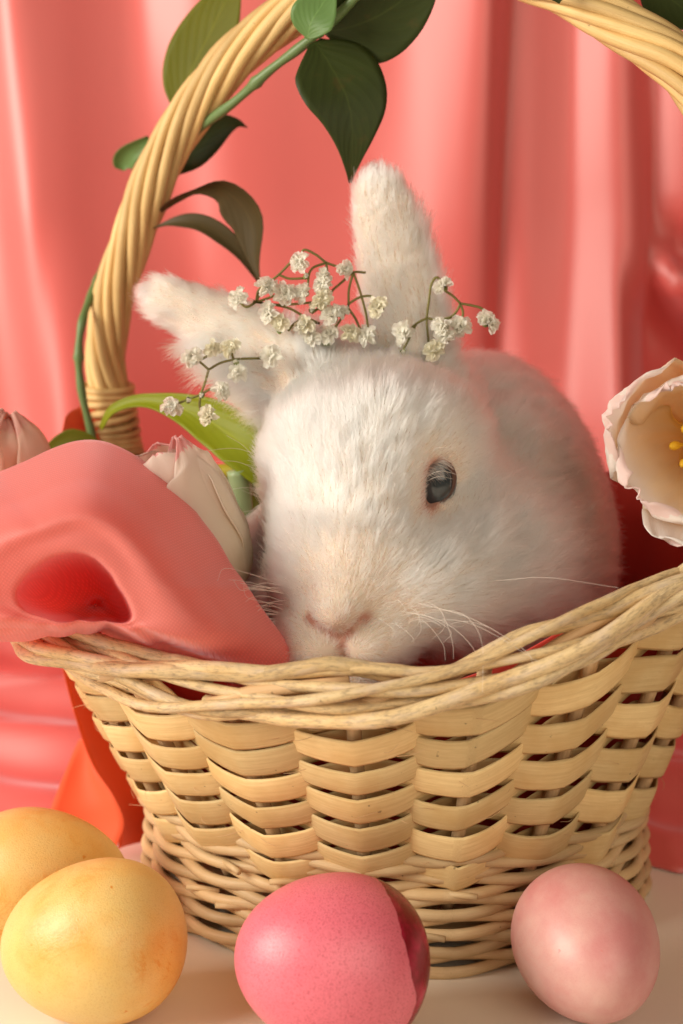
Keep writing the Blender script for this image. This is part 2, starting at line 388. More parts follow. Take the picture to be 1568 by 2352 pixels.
# handle
hp = [(272, 1160, 6.2), (268, 1080, 6.2), (262, 1000, 6.2), (248, 900, 6), (243, 800, 5.8), (262, 680, 5.4), (298, 560, 5.0), (345, 430, 4.5), (410, 300, 4), (490, 190, 3.4), (585, 95, 2.8), (690, 15, 2.1),
      (820, -55, 1.2), (960, -90, .3), (1100, -85, -.6), (1220, -52, -1.3), (1330, -5, -2), (1450, 72, -2.9), (1568, 160, -3.8), (1660, 290, -4.4), (1735, 450, -4.9), (1770, 650, -5.1), (1770, 850, -5.2), (1755, 1050, -5.2), (1745, 1210, -5.2)]
HC = catmull([Wp(*p) for p in hp], 160)
hT, hN, hB = frames(HC, (0, 1, 0))
seg = np.r_[0, np.cumsum(np.linalg.norm(np.diff(HC, axis=0), axis=1))]
NSTR = 9
for s_ in range(NSTR):
    P = []
    for k in range(len(HC)):
        a = 2*PI*s_/NSTR - seg[k]*2*PI/16.0
        rr = .62*(1+.10*mn.noise(Vector((k*.1, s_, 1)))); a += .22*mn.noise(Vector((k*.06, s_*2.1, 3)))
        P.append(HC[k]+rr*(math.cos(a)*hN[k]+math.sin(a)*hB[k]))
    rs_ = .20+.06*((s_*37) % 10)/10
    add_tube('handle_strand', P, [rs_*(1+.14*mn.noise(Vector((k*.12, s_*3.3, 7)))) for k in range(len(HC))], M_handle, bk, 8, up=(0, 1, 0), bump=.06)
add_tube('handle_core', HC, .50, M_foot, bk, 8, up=(0, 1, 0))
def wraps(i0, i1, n):
    for k in range(n):
        c = i0+(i1-i0)*k/n; kk = int(c); P = []
        for q in range(20):
            a = 2*PI*q/20; P.append(HC[kk]+.98*(math.cos(a)*hN[kk]+math.sin(a)*hB[kk])+hT[kk]*(.10*math.sin(a)+.03*random.random()))
        add_tube('handle_binding', P, .15, M_handle, bk, 6, True)
li = [k for k in range(len(HC)//2) if seg[k] < 5.2]
for k in range(14):
    L = .9+k*.31; kk = int(np.searchsorted(seg, L)); P = []
    t = (L-seg[kk-1])/(seg[kk]-seg[kk-1]); c = HC[kk-1]*(1-t)+HC[kk]*t
    rb = .98+.25*max(0, 1-k/6)
    for q in range(24):
        a = 2*PI*q/24; P.append(c+rb*(math.cos(a)*hN[kk]*.95+math.sin(a)*hB[kk])+hT[kk]*(.09*math.sin(a+k)))
    add_tube('handle_binding', P, .155, M_handle, bk, 6, True)
for k in range(8):
    kk = len(HC)-3-k; P = []
    for q in range(20):
        a = 2*PI*q/20; P.append(HC[kk]+.98*(math.cos(a)*hN[kk]+math.sin(a)*hB[kk]))
    add_tube('handle_binding', P, .15, M_handle, bk, 6, True)

# liner cloth: a bowl inside the basket
vs, uv = [], []; nph = 96; nt_ = 18
for k in range(nph):
    ph = 2*PI*k/nph
    for j in range(nt_):
        t = j/(nt_-1)
        if t < .4: q = t/.4; a_, b_, z = 7.8*q, 6.4*q, 2.2+.25*q*q
        else:
            q = (t-.4)/.6; a_, b_ = 7.8+4.0*q, 6.4+3.3*q; up_ = 2.9*math.exp(-((ph-.62)/.42)**2)*q**3; z = 2.45+(rim_z(ph)-.9-2.45)*q+up_; a_ -= .35*up_; b_ -= .5*up_
        wr = .16*math.sin(ph*13+2*math.sin(ph*3))*t+.12*mn.noise(Vector((math.cos(ph)*3, math.sin(ph)*3, t*4)))
        vs.append(V(BX+(a_+wr)*math.cos(ph), (b_+wr)*math.sin(ph), z)); uv.append((ph*10, t*14))
o = link('basket_liner', mesh('basket_liner', vs, grid_faces(nph, nt_, True), uv), M_liner)
o.modifiers.new('s', 'SOLIDIFY').thickness = .0007
tag(o, 'deep red cloth lining the inside of the wicker basket under the rabbit', 'cloth')
#@@REST
# ------------------------------------------------------------------ rabbit
M_skin, nt, ns, ls, b = new_mat('rabbit_skin')
at = ns.new('ShaderNodeAttribute'); at.attribute_name = 'pink'
c = mix(nt, at.outputs['Fac'], (.70, .57, .46), (.50, .24, .18)); ls.new(c, b.inputs['Base Color'])
b.inputs['Roughness'].default_value = .7; b.inputs['Specular IOR Level'].default_value = .15
b.inputs['Subsurface Weight'].default_value = .3; b.inputs['Subsurface Radius'].default_value = (1, .4, .25); b.inputs['Subsurface Scale'].default_value = .003

class SDF:
    def __init__(s, lo, hi, h):
        s.h = h; s.lo = np.array(lo, float); n = [int(round((hi[i]-lo[i])/h))+1 for i in range(3)]; s.n = n
        ax = [lo[i]+h*np.arange(n[i]) for i in range(3)]
        s.X = np.stack(np.meshgrid(*ax, indexing='ij'), -1).astype(np.float32); s.d = None
    def ell(s, c, r, ax=None):
        p = s.X-np.array(c, np.float32)
        if ax is not None: p = p@np.array(ax, np.float32).T
        r = np.array(r, np.float32); k0 = np.linalg.norm(p/r, axis=-1); k1 = np.linalg.norm(p/(r*r), axis=-1)+1e-6
        return k0*(k0-1)/k1
    def cap(s, pts, rs, flat=None, k=1.0):
        """chain of capsules with changing radius; flat = direction in which it is k times thinner"""
        out = None; pts = [np.array(p, float) for p in pts]
        M = np.eye(3)
        if flat is not None: f = nrm(np.array(flat, float)); M = np.eye(3)+(k-1)*np.outer(f, f)
        Xm = s.X@M.T.astype(np.float32)
        for i in range(len(pts)-1):
            a = M@pts[i]; bb = M@pts[i+1]; ab = (bb-a).astype(np.float32); t = np.clip(((Xm-a.astype(np.float32))@ab)/float(ab@ab), 0, 1)
            d = np.linalg.norm(Xm-(a.astype(np.float32)+t[..., None]*ab), axis=-1)-(rs[i]+(rs[i+1]-rs[i])*t)
            if flat is not None: d = d/ (1+(k-1)*.5)
            out = d if out is None else np.minimum(out, d)
        return out
    def add(s, d, k):
        if s.d is None: s.d = d; return
        h = np.clip(.5+.5*(s.d-d)/k, 0, 1); s.d = s.d*(1-h)+d*h-k*h*(1-h)
    def sub(s, d, k):
        h = np.clip(.5-.5*(s.d+d)/k, 0, 1); s.d = s.d*(1-h)+(-d)*h+k*h*(1-h)
    def surface(s):
        d = s.d; n = s.n; neg = d < 0
        idx = -np.ones([m-1 for m in n], int)
        cnt = np.zeros([m-1 for m in n], np.int8)
        for i in (0, 1):
            for j in (0, 1):
                for k in (0, 1): cnt += neg[i:n[0]-1+i, j:n[1]-1+j, k:n[2]-1+k]
        act = (cnt > 0) & (cnt < 8); cells = np.argwhere(act); idx[act] = np.arange(len(cells))
        acc = np.zeros((len(cells), 3)); num = np.zeros(len(cells))
        corners = [(i, j, k) for i in (0, 1) for j in (0, 1) for k in (0, 1)]
        for a in corners:
            for ax in range(3):
                if a[ax]: continue
                bb = list(a); bb[ax] = 1; bb = tuple(bb)
                da = d[tuple((cells+a).T)]; db = d[tuple((cells+bb).T)]
                m = (da < 0) != (db < 0); t = np.where(m, da/(da-db+1e-20), 0)
                p = np.array(a)+t[:, None]*(np.array(bb)-np.array(a)); acc[m] += p[m]; num[m] += 1
        vs = (cells+acc/num[:, None])*s.h+s.lo; fs = []
        for ax in range(3):
            u, v_ = [(1, 2), (2, 0), (0, 1)][ax]
            sl0 = [slice(1, m-1) for m in n]; sl0[ax] = slice(0, n[ax]-1); sl1 = list(sl0); sl1[ax] = slice(1, n[ax])
            A = neg[tuple(sl0)]; B_ = neg[tuple(sl1)]; off = np.array([1, 1, 1]); off[ax] = 0
            E = np.argwhere(A != B_)+off; s_ = A[tuple((E-off).T)]
            du = np.zeros(3, int); du[u] = 1; dv = np.zeros(3, int); dv[v_] = 1
            q = np.stack([idx[tuple((E-du-dv).T)], idx[tuple((E-dv).T)], idx[tuple(E.T)], idx[tuple((E-du).T)]], 1)
            q[~s_] = q[~s_][:, ::-1]; fs.append(q)
        return vs, np.concatenate(fs)

RB = SDF((-11, -12.5, 2.4), (11, 10, 28), .15)
NOSE = Wp(782, 1438, -9.6)
hd = nrm(V(.42, 1.0, .55))                                # from the nose back through the skull
def P3(px, py, y): return Wp(px, py, y)
RB.add(RB.ell(P3(1085, 1262, 2.4), (4.9, 6.2, 7.4)), 1)                            # body and haunch
RB.add(RB.ell(P3(1165, 1290, -1.0), (3.3, 3.8, 5.0)), 2.0)                         # near shoulder
RB.add(RB.cap([P3(675, 1270, -2.4), P3(668, 1500, -2.2)], [1.8, 1.8]), .9)        # chest and far foreleg
RB.add(RB.ell(P3(860, 1060, -3.2), (3.7, 4.3, 3.5)), 1.6)                         # skull
RB.add(RB.ell(P3(972, 992, -5.3), (2.0, 2.0, 1.75)), .9)                         # near brow
RB.add(RB.ell(P3(735, 1050, -4.8), (1.45, 1.8, 2.0)), 1.0)                          # far brow
RB.add(RB.cap([P3(880, 1010, -5.6), P3(830, 1220, -7.3), P3(786, 1385, -8.5)], [1.9, 1.65, .9]), 1.2)   # bridge of the nose
RB.add(RB.ell(P3(960, 1330, -6.2), (2.9, 2.8, 2.3)), 1.3)                          # near cheek
RB.add(RB.ell(P3(1080, 1290, -4.0), (3.2, 3.2, 3.2)), 1.6)
RB.add(RB.ell(P3(708, 1290, -6.2), (1.15, 1.9, 2.6)), 1.1)                          # far cheek
RB.add(RB.ell(P3(862, 1452, -8.0), (1.35, 1.3, 1.05)), .5)                         # lip pads
RB.add(RB.ell(P3(716, 1458, -7.9), (1.12, 1.25, 1.05)), .5)
RB.add(RB.ell(P3(790, 1540, -7.0), (1.9, 2.2, 1.2)), .8)                           # chin
RB.add(RB.ell(P3(778, 1412, -9.05), (.72, .70, .50)), .35)                           # nose tip
# ears
EAR_R = [P3(972, 905, -1.6), P3(950, 820, -1.2), P3(925, 700, -1.0), P3(903, 590, -1.0), P3(882, 490, -1.1), P3(874, 452, -1.1)]
RB.add(RB.cap(EAR_R, [1.50, 1.48, 1.38, 1.24, 1.06, .92], V(.15, 1, 0), 1.9), 1.0)
EAR_L = [P3(745, 890, -1.6), P3(672, 848, -1.4), P3(590, 803, -1.4), P3(500, 748, -1.6), P3(415, 704, -1.8), P3(378, 687, -1.9)]
RB.add(RB.cap(EAR_L, [1.8, 1.72, 1.50, 1.10, .84, .74], V(0.1, 1, .2), 1.5), 1.0)
RB.add(RB.cap([P3(705, 920, -1.3), P3(635, 885, -1.3), P3(560, 838, -1.4)], [1.35, 1.2, .75], V(0, 1, 0), 1.6), .8)
# lips, then eye openings, nostrils and lip cleft carved where the surface really is
def surf(px, py, skip=0.0):
    for y in np.arange(-12.3, 4, .04):
        q = P3(px, py, y); i = np.clip(np.round((q-RB.lo)/RB.h).astype(int), 0, np.array(RB.n)-1)
        if RB.d[tuple(i)] < 0: return P3(px, py, y+skip)
    return P3(px, py, -6)
RB.add(RB.ell(P3(838, 1482, -8.75), (.95, .85, .60)), .30)
RB.add(RB.ell(P3(732, 1484, -8.65), (.95, .85, .60)), .30)
EPOLY = [(972, 1100), (976, 1076), (988, 1062), (1008, 1057), (1028, 1066), (1042, 1092), (1037, 1124), (1020, 1148), (1001, 1164), (984, 1170), (974, 1152), (970, 1125)]
ES = [surf(986, 1160), surf(998, 1124), surf(1004, 1086)]; EYE = surf(1006, 1108); ER = [.15, .32, .35]
RB.sub(RB.cap([q+V(0, .15, 0) for q in ES], ER, V(0, 1, 0), .42), .14)
EYE2 = P3(640, 1110, -5.6); RB.sub(RB.ell(EYE2+V(-.35, -.1, 0), (.4, .6, .6)), .3)
G1 = [surf(*q) for q in ((708, 1420), (725, 1432), (745, 1445), (765, 1458), (783, 1466))]
G2 = [surf(*q) for q in ((842, 1416), (828, 1428), (812, 1441), (797, 1456), (785, 1466))]
G3 = [surf(*q) for q in ((784, 1466), (785, 1485), (787, 1503), (789, 1525))]
RB.sub(RB.cap(G1, [.07, .11, .15, .12, .10]), .12); RB.sub(RB.cap(G2, [.07, .13, .18, .13, .10]), .12); RB.sub(RB.cap(G3, [.10, .14, .17, .18]), .14)
rv, rf = RB.surface()
# relax
def smooth(vs, fs, it):
    n = len(vs); e = np.concatenate([fs[:, [0, 1]], fs[:, [1, 2]], fs[:, [2, 3]], fs[:, [3, 0]]])
    for _ in range(it):
        acc = np.zeros_like(vs); cn = np.zeros(n)
        np.add.at(acc, e[:, 0], vs[e[:, 1]]); np.add.at(cn, e[:, 0], 1); vs = vs*.5+.5*acc/np.maximum(cn, 1)[:, None]
    return vs
rv = smooth(rv, rf, 3)
NTIP = P3(782, 1442, -9.7)
dn = np.linalg.norm(rv-NTIP, axis=1)
de = np.linalg.norm((rv-EYE)/np.array([.62, 1.0, .85]), axis=1)
pink = np.clip(.35-dn/2.6, 0, 1); groove = np.zeros(len(rv))
for Gl in (G1, G2, G3):
    for a_, b_ in zip(Gl[:-1], Gl[1:]):
        ab = b_-a_; t = np.clip((rv-a_)@ab/(ab@ab), 0, 1); dd = np.linalg.norm(rv-(a_+t[:, None]*ab), axis=1); pink = np.maximum(pink, np.clip(1.5-dd/.17, 0, 1)); groove = np.maximum(groove, np.clip(1.6-dd/.13, 0, 1))
def eye_d(p):
    """distance across the line of sight to the drop-shaped opening of the near eye, 1 = its edge"""
    best = np.full(len(p), 9.0)
    for k in range(2):
        a, b2 = ES[k][[0, 2]], ES[k+1][[0, 2]]; q = p[:, [0, 2]]; ab = b2-a; t = np.clip((q-a)@ab/(ab@ab), 0, 1)
        best = np.minimum(best, np.linalg.norm(q-(a+t[:, None]*ab), axis=1)-(ER[k]+(ER[k+1]-ER[k])*t))
    return 1+best+ np.where(p[:, 1] > EYE[1]+2.0, 5, 0)
de = eye_d(rv); pink = np.maximum(pink, np.clip(1.35-(de-1)*5, 0, 1)*.9)
me = mesh('rabbit', rv, rf, None, {'pink': pink})
rabbit = empty('rabbit', (BX, 1, 2.4))
tag(rabbit, 'white rabbit crouching in the wicker basket with one ear raised and one out sideways', 'rabbit')
body = link('body', me, M_skin, rabbit)

def surf_p(px, py):
    q = P3(px, py, EYE[1]+.12+(px-1006)*.0045*1.2); return q
def eye(pos, sc, side):
    M_iris, nt, ns, ls, b = new_mat('eye_iris')
    n = noise_n(nt, 160, 4); c = mix(nt, n.outputs[0], (.010, .014, .018), (.070, .088, .098)); ls.new(c, b.inputs['Base Color'])
    b.inputs['Roughness'].default_value = .12; b.inputs['Specular IOR Level'].default_value = .7; b.inputs['Coat Weight'].default_value = .3; b.inputs['Coat Roughness'].default_value = .04
    M_pup, nt, ns, ls, b = new_mat('eye_pupil'); b.inputs['Base Color'].default_value = (.004, .003, .003, 1); b.inputs['Roughness'].default_value = .08; b.inputs['Coat Weight'].default_value = 1
    M_lid = simple('eyelid', (.11, .05, .035), .5, .4)
    f = nrm(V(.55*side, -1, .12)); R = V(*sc)
    def ball(name, c, r, mat, lo, par, bulge=1.0):
        # spherical cap turned towards f
        u = nrm(np.cross(f, V(0, 0, 1))); v_ = np.cross(u, f); vs = []; nn, mm = 32, 14
        for i in range(mm+1):
            th = lo*i/mm
            for j in range(nn):
                a = 2*PI*j/nn; vs.append(c+r[0]*math.sin(th)*math.cos(a)*u+r[2]*math.sin(th)*math.sin(a)*v_+r[1]*math.cos(th)*f*bulge)
        fs_ = grid_faces(mm+1, nn, False, True); return link(name, mesh(name, vs, fs_), mat, par)
    e = ball('eye', pos, R, M_iris, 2.4, rabbit)
    ball('pupil', pos+f*R[1]*.045+V(0.02, 0, .10), R*V(.99, .99, .99), M_pup, .58, e)
    P = [surf_p(*q) for q in EPOLY]; P = catmull(P+[P[0]], 48)[:-1]
    add_tube('eyelid', P, [.06+.045*max(0, math.sin(2*PI*(k-2)/47)) for k in range(47)], M_lid, rabbit, 6, True)
eye(EYE+V(-.04, .84, .0), (.72, .80, 1.15), .30)

# ---- fur: curve strands rooted on the body
bm_n = np.zeros_like(rv); a_ = rv[rf[:, 0]]; b_ = rv[rf[:, 1]]; c_ = rv[rf[:, 2]]; d_ = rv[rf[:, 3]]
fn = np.cross(c_-a_, d_-b_); farea = np.linalg.norm(fn, axis=1)/2
for k in range(4): np.add.at(bm_n, rf[:, k], fn)
bm_n /= np.linalg.norm(bm_n, axis=1)[:, None]+1e-9
def dist_poly(p, pts):
    best = np.full(len(p), 1e9); tt = np.zeros(len(p)); pts = [np.array(q) for q in pts]
    for i in range(len(pts)-1):
        ab = pts[i+1]-pts[i]; t = np.clip((p-pts[i])@ab/(ab@ab), 0, 1); d = np.linalg.norm(p-(pts[i]+t[:, None]*ab), axis=1)
        m = d < best; best[m] = d[m]; tt[m] = (i+t[m])/(len(pts)-1)
    return best, tt
def vnoise(p, sc, seed, comp=3):
    """smooth value noise by trilinear lookup, vectorised"""
    rs = np.random.RandomState(seed); G = rs.uniform(-1, 1, (32, 32, 32, comp)); q = p*sc+100; i = np.floor(q).astype(int); f = q-i; f = f*f*(3-2*f); out = 0
    for dx in (0, 1):
        for dy in (0, 1):
            for dz in (0, 1):
                wgt = (f[:, 0] if dx else 1-f[:, 0])*(f[:, 1] if dy else 1-f[:, 1])*(f[:, 2] if dz else 1-f[:, 2])
                out = out+wgt[:, None]*G[(i[:, 0]+dx) % 32, (i[:, 1]+dy) % 32, (i[:, 2]+dz) % 32]
    return out
def fur(N, seed, long_=False):
    rs = np.random.RandomState(seed)
    cen = (a_+b_+c_+d_)/4
    # more hairs where the photograph is sharp; none on what faces away
    wgt = farea*np.where(cen[:, 2] < 8.0, .12, 1)*np.clip(1.4-(cen[:, 1]+9)*.03, .9, 1.5)
    vd = cen-CAM; vd /= np.linalg.norm(vd, axis=1)[:, None]; facing = -(fn*vd).sum(1)/(np.linalg.norm(fn, axis=1)+1e-9)
    wgt = wgt*np.where(facing < -.45, .25, 1)
    fi = rs.choice(len(rf), N, p=wgt/wgt.sum()); u, v_ = rs.rand(N, 1), rs.rand(N, 1)
    q = rf[fi]
    def L(A):
        uu, vv = (u, v_) if A.ndim > 1 else (u[:, 0], v_[:, 0]); return A[q[:, 0]]*(1-uu)*(1-vv)+A[q[:, 1]]*uu*(1-vv)+A[q[:, 2]]*uu*vv+A[q[:, 3]]*(1-uu)*vv
    p = L(rv); n = L(bm_n); n /= np.linalg.norm(n, axis=1)[:, None]
    # combing: away from the nose, along the ears to their tips, down the chest
    flow = p-(NOSE+V(-.1, -.6, -.5)); flow /= np.linalg.norm(flow, axis=1)[:, None]
    flow = flow+V(.1, .3, .35)*np.clip(1-np.linalg.norm(p-NOSE, axis=1)/7, 0, 1)[:, None]
    dR, tR = dist_poly(p, EAR_R); dL, tL = dist_poly(p, EAR_L)
    isR = (dR < 1.5) & (tR > .12) & (p[:, 2] > P3(950, 870, -1)[2]); isL = (dL < 1.5) & (tL > .18) & ~isR & (p[:, 0] < P3(715, 800, -1)[0])
    flow[isR] = nrm(EAR_R[-1]-EAR_R[0]); flow[isL] = nrm(EAR_L[-1]-EAR_L[0])+V(0, 0, -.25)
    bodyf = np.clip((p[:, 1]+2.5)/2, 0, 1)*(~isR)*(~isL); flow = flow*(1-bodyf[:, None])+bodyf[:, None]*V(.6, .5, -.25)
    chest = (p[:, 0] < P3(640, 1300, -3)[0]) & (p[:, 2] < P3(600, 1150, -3)[2]); flow[chest] = V(-.4, -.2, -.9)
    flow = flow+.22*vnoise(p, .55, 5)+.28*vnoise(p, 1.6, 6)
    tan = flow-(flow*n).sum(1)[:, None]*n; tan /= np.linalg.norm(tan, axis=1)[:, None]+1e-6
    dn = np.linalg.norm(p-NTIP, axis=1); de = eye_d(p)
    Ln = .32+.62*np.clip((dn-.6)/5.0, 0, 1)
    Ln = np.where(p[:, 1] > -3, 1.0, Ln); Ln = np.where(chest, 1.1, Ln)
    Ln = np.where(isR, .62, Ln); Ln = np.where(isL, .66, Ln)
    fringe = isL & (n[:, 2] < -.15) & (tL < .62); Ln = np.where(fringe, 1.5, Ln)
    fringeR = isR & (n[:, 0] > .5) & (tR < .75); Ln = np.where(fringeR, .95, Ln)
    cheek = (~isR) & (~isL) & (p[:, 1] <= -3) & (dn > 2.2) & (p[:, 2] < P3(800, 1180, -6)[2]); Ln = np.where(cheek, Ln*1.35, Ln)
    crown = (np.linalg.norm(p-P3(850, 880, -2), axis=1) < 2.3) & ~isR & ~isL; Ln = np.where(crown, 1.25, Ln)
    keep = ~((de < 1.05) & (p[:, 1] < -4.5)) & (p[:, 2] > 3.0)
    grv = L(groove); keep &= rs.rand(N) > grv*.8; Ln = Ln*(1-.5*grv)
    Ln *= rs.uniform(.65, 1.2, N)*np.clip(.25+.75*(de-1.05)/.9, .22, 1)
    if long_: Ln *= 1.35
    lift = np.where(isR | isL, .42, .40)+.20*vnoise(p, 1.1, 8, 1)[:, 0]+rs.normal(0, .09, N)
    lift = np.where(dn < 1.6, .30, lift)
    lift = np.clip(lift, .10, .95)
    # clumps: roots in one small cell bend to a common tip direction
    cl = vnoise(p, 3.6, 11)*.30+vnoise(p, 8, 12)*.20
    d0 = tan*(1-lift[:, None]*.55)+n*lift[:, None]+rs.normal(0, .09, (N, 3))+cl*.55; d0 /= np.linalg.norm(d0, axis=1)[:, None]
    d1 = tan*1.0+n*.06+rs.normal(0, .16, (N, 3))+cl*.95; d1[fringe] += V(.1, -.15, -.8); d1[fringeR] += V(.35, 0, .1); d1[:, 2] -= .10; d1 /= np.linalg.norm(d1, axis=1)[:, None]
    # a hair may not sink back into the body: keep some outward part
    dd = (d1*n).sum(1); d1 += n*np.clip(.05-dd, 0, None)[:, None]
    k = np.linspace(0, 1, 6)[None, :, None]
    pts = p[:, None]-n[:, None]*.04+Ln[:, None, None]*(d0[:, None]*k+(d1-d0)[:, None]*k*k*.5)
    return pts[keep], Ln[keep]
def curves_obj(name, pts, r_root, r_tip, mat, parent):
    n, m = pts.shape[:2]
    cu = bpy.data.hair_curves.new(name); cu.add_curves([m]*n)
    cu.position_data.foreach_set('vector', (pts*S).astype(np.float32).ravel())
    rr = np.linspace(0, 1, m)[None]; r = (np.asarray(r_root).reshape(-1, 1)*(1-rr)+np.asarray(r_tip).reshape(-1, 1)*rr)*np.ones((n, 1))*S
    at = cu.attributes.get('radius') or cu.attributes.new('radius', 'FLOAT', 'POINT'); at.data.foreach_set('value', r.astype(np.float32).ravel())
    cu.materials.append(mat); o = bpy.data.objects.new(name, cu); C.objects.link(o); o.parent = parent
    o.matrix_parent_inverse = Matrix.Translation(-wloc(parent)); return o
M_fur = bpy.data.materials.new('white_fur'); M_fur.use_nodes = True; nt = M_fur.node_tree; ns, ls = nt.nodes, nt.links; ns.remove(ns['Principled BSDF'])
hb = ns.new('ShaderNodeBsdfHairPrincipled'); hb.model = 'CHIANG'; hb.parametrization = 'COLOR'
hb.inputs['Color'].default_value = (.94, .90, .81, 1); hb.inputs['Roughness'].default_value = .45; hb.inputs['Radial Roughness'].default_value = .7
hb.inputs['Random Roughness'].default_value = .2
ls.new(hb.outputs[0], ns['Material Output'].inputs[0])
HAIRS = 300000
fp, fl_ = fur(HAIRS, 21); o = curves_obj('fur', fp, .0085, .0018, M_fur, rabbit); o['kind'] = 'stuff'
scn.cycles_curves.shape = 'RIBBONS'

# whiskers, brow hairs
M_whisk = simple('whisker_hair', (.85, .78, .70), .35, .5, trans=.3)
def arc(p0, p1, sag, n=14):
    p0, p1 = np.array(p0), np.array(p1); t = np.linspace(0, 1, n)[:, None]; return p0*(1-t)+p1*t+np.array(sag)*(4*t*(1-t))
wh = []
W3 = lambda *l: catmull([Wp(*q) for q in l], 16)
wh += [W3((1035, 1339, -7.8), (1150, 1333, -8.6), (1260, 1327, -9.6), (1420, 1350, -10.6)),
       W3((900, 1400, -8.8), (1010, 1425, -9.8), (1080, 1480, -11), (1110, 1545, -12)), W3((940, 1380, -8.8), (1080, 1420, -10.5), (1200, 1490, -12), (1225, 1525, -12.5)),
       W3((960, 1430, -9), (1050, 1425, -10.5), (1130, 1455, -11.5), (1235, 1520, -12.4)), W3((955, 1370, -8.8), (1010, 1400, -9.4), (1020, 1440, -9.8), (990, 1470, -10)),
       W3((930, 1390, -8.8), (960, 1410, -9.4), (965, 1450, -9.8), (945, 1475, -10)), W3((980, 1400, -8.8), (1060, 1410, -10.5), (1105, 1470, -11.6), (1108, 1590, -12.4)),
       W3((1075, 1380, -7.5), (1072, 1430, -8.5), (1040, 1440, -9.2), (1000, 1425, -9.6)), W3((870, 1420, -9.2), (905, 1450, -9.9), (890, 1478, -10.2)), 
       W3((600, 1050, -4.6), (540, 1030, -5), (455, 1038, -5.6)), W3((602, 1085, -4.6), (540, 1060, -5), (460, 1062, -5.6)), W3((603, 1130, -4.6), (560, 1120, -5), (480, 1135, -5.6)),
       W3((592, 1170, -4.6), (550, 1178, -5), (500, 1195, -5.6)), W3((590, 1060, -4.6), (560, 1025, -4.8), (520, 1000, -5.2)),
       W3((985, 1060, -7.3), (1000, 1030, -8.0), (1040, 1035, -8.1), (1085, 1085, -7.8)), W3((972, 1098, -7.6), (1010, 1082, -8.1), (1050, 1090, -8.0), (1120, 1106, -7.6)),
       W3((972, 1110, -7.6), (1005, 1095, -8.1), (1040, 1100, -7.8))]
rnd = random.Random(11)
lash = []
for k in range(70):
    t = rnd.random(); x0 = 968+t*40+rnd.uniform(-3, 3); y0 = 1092-t*38+rnd.uniform(-5, 5); ln = rnd.uniform(22, 48); yy = EYE[1]-.10
    lash.append(W3((x0-6, y0-2, yy+.12), (x0+ln*.35, y0-3, yy-.10), (x0+ln*.7, y0+4, yy-.14), (x0+ln, y0+rnd.uniform(8, 20), yy-.06)))
curves_obj('eyelashes', np.array(lash), .0075, .002, M_fur, rabbit)
for k in range(34):
    y0 = 1330+rnd.uniform(0, 150); x0 = 640+ (y0-1330)*.15+rnd.uniform(-15, 20); ln = rnd.uniform(90, 270); sg = rnd.uniform(-40, 45)
    wh.append(W3((x0, y0, -7.6), (x0-ln*.4, y0+sg*.4-8, -8.8), (x0-ln*.75, y0+sg, -9.4), (x0-ln*rnd.uniform(.8, 1.0), y0+sg+rnd.uniform(-30, 35), -9.8)))
for k in range(8):
    x0 = 850+rnd.uniform(0, 170); y0 = 1400+rnd.uniform(-10, 50); dx, dy = rnd.uniform(30, 150), rnd.uniform(-10, 80)
    wh.append(W3((x0, y0, -8.6), (x0+dx*.5, y0-12, -9.6), (x0+dx, y0+dy*.5, -10.2), (x0+dx*rnd.uniform(.7, 1.1), y0+dy, -10.5)))
o = curves_obj('whiskers', np.array(wh), .0078, .003, M_whisk, rabbit)

# ------------------------------------------------------------------ leaf and petal builder
def leaf(name, mid, hw, normal, mat, parent=None, cup=.25, th=.014, ruff=0.0, n=26, m=13, seed=0, twist=None, fold=0.0, side=None):
    P = catmull(mid, n); T, N, B = frames(P, normal)
    if side is not None:
        B = np.array([nrm(side-np.dot(side, t_)*t_) for t_ in T]); N = np.cross(B, T)
    hwv = np.interp(np.linspace(0, 1, n), np.linspace(0, 1, len(hw)), hw)
    kk = np.array([.25, .5, .25]); hwv = np.convolve(np.pad(hwv, 1, 'edge'), kk, 'valid')
    vs, uv, tt = [], [], []
    for i in range(n):
        t = i/(n-1)
        if twist is not None:
            an = np.interp(t, np.linspace(0, 1, len(twist)), twist); Ni = N[i]*math.cos(an)+B[i]*math.sin(an); Bi = np.cross(T[i], Ni)
        else: Ni, Bi = N[i], B[i]
        for j in range(m):
            u = -1+2*j/(m-1)
            rf_ = ruff*mn.noise(Vector((t*5+seed, u*3+seed*2, seed)))*(.25+.75*max(abs(u)**2, t**4)) + ruff*.35*mn.noise(Vector((t*11+seed, u*8, seed+4)))*(abs(u)**3+t**6)
            vs.append(P[i]+Bi*hwv[i]*u+Ni*(cup*hwv[i]*(u*u if not fold else abs(u)*fold)+rf_)); uv.append((u*.5+.5, t)); tt.append(t)
    o = link(name, mesh(name, vs, grid_faces(n, m), uv, {'along': tt}), mat, parent)
    sm = o.modifiers.new('solid', 'SOLIDIFY'); sm.thickness = th*S; sm.offset = 0
    return o
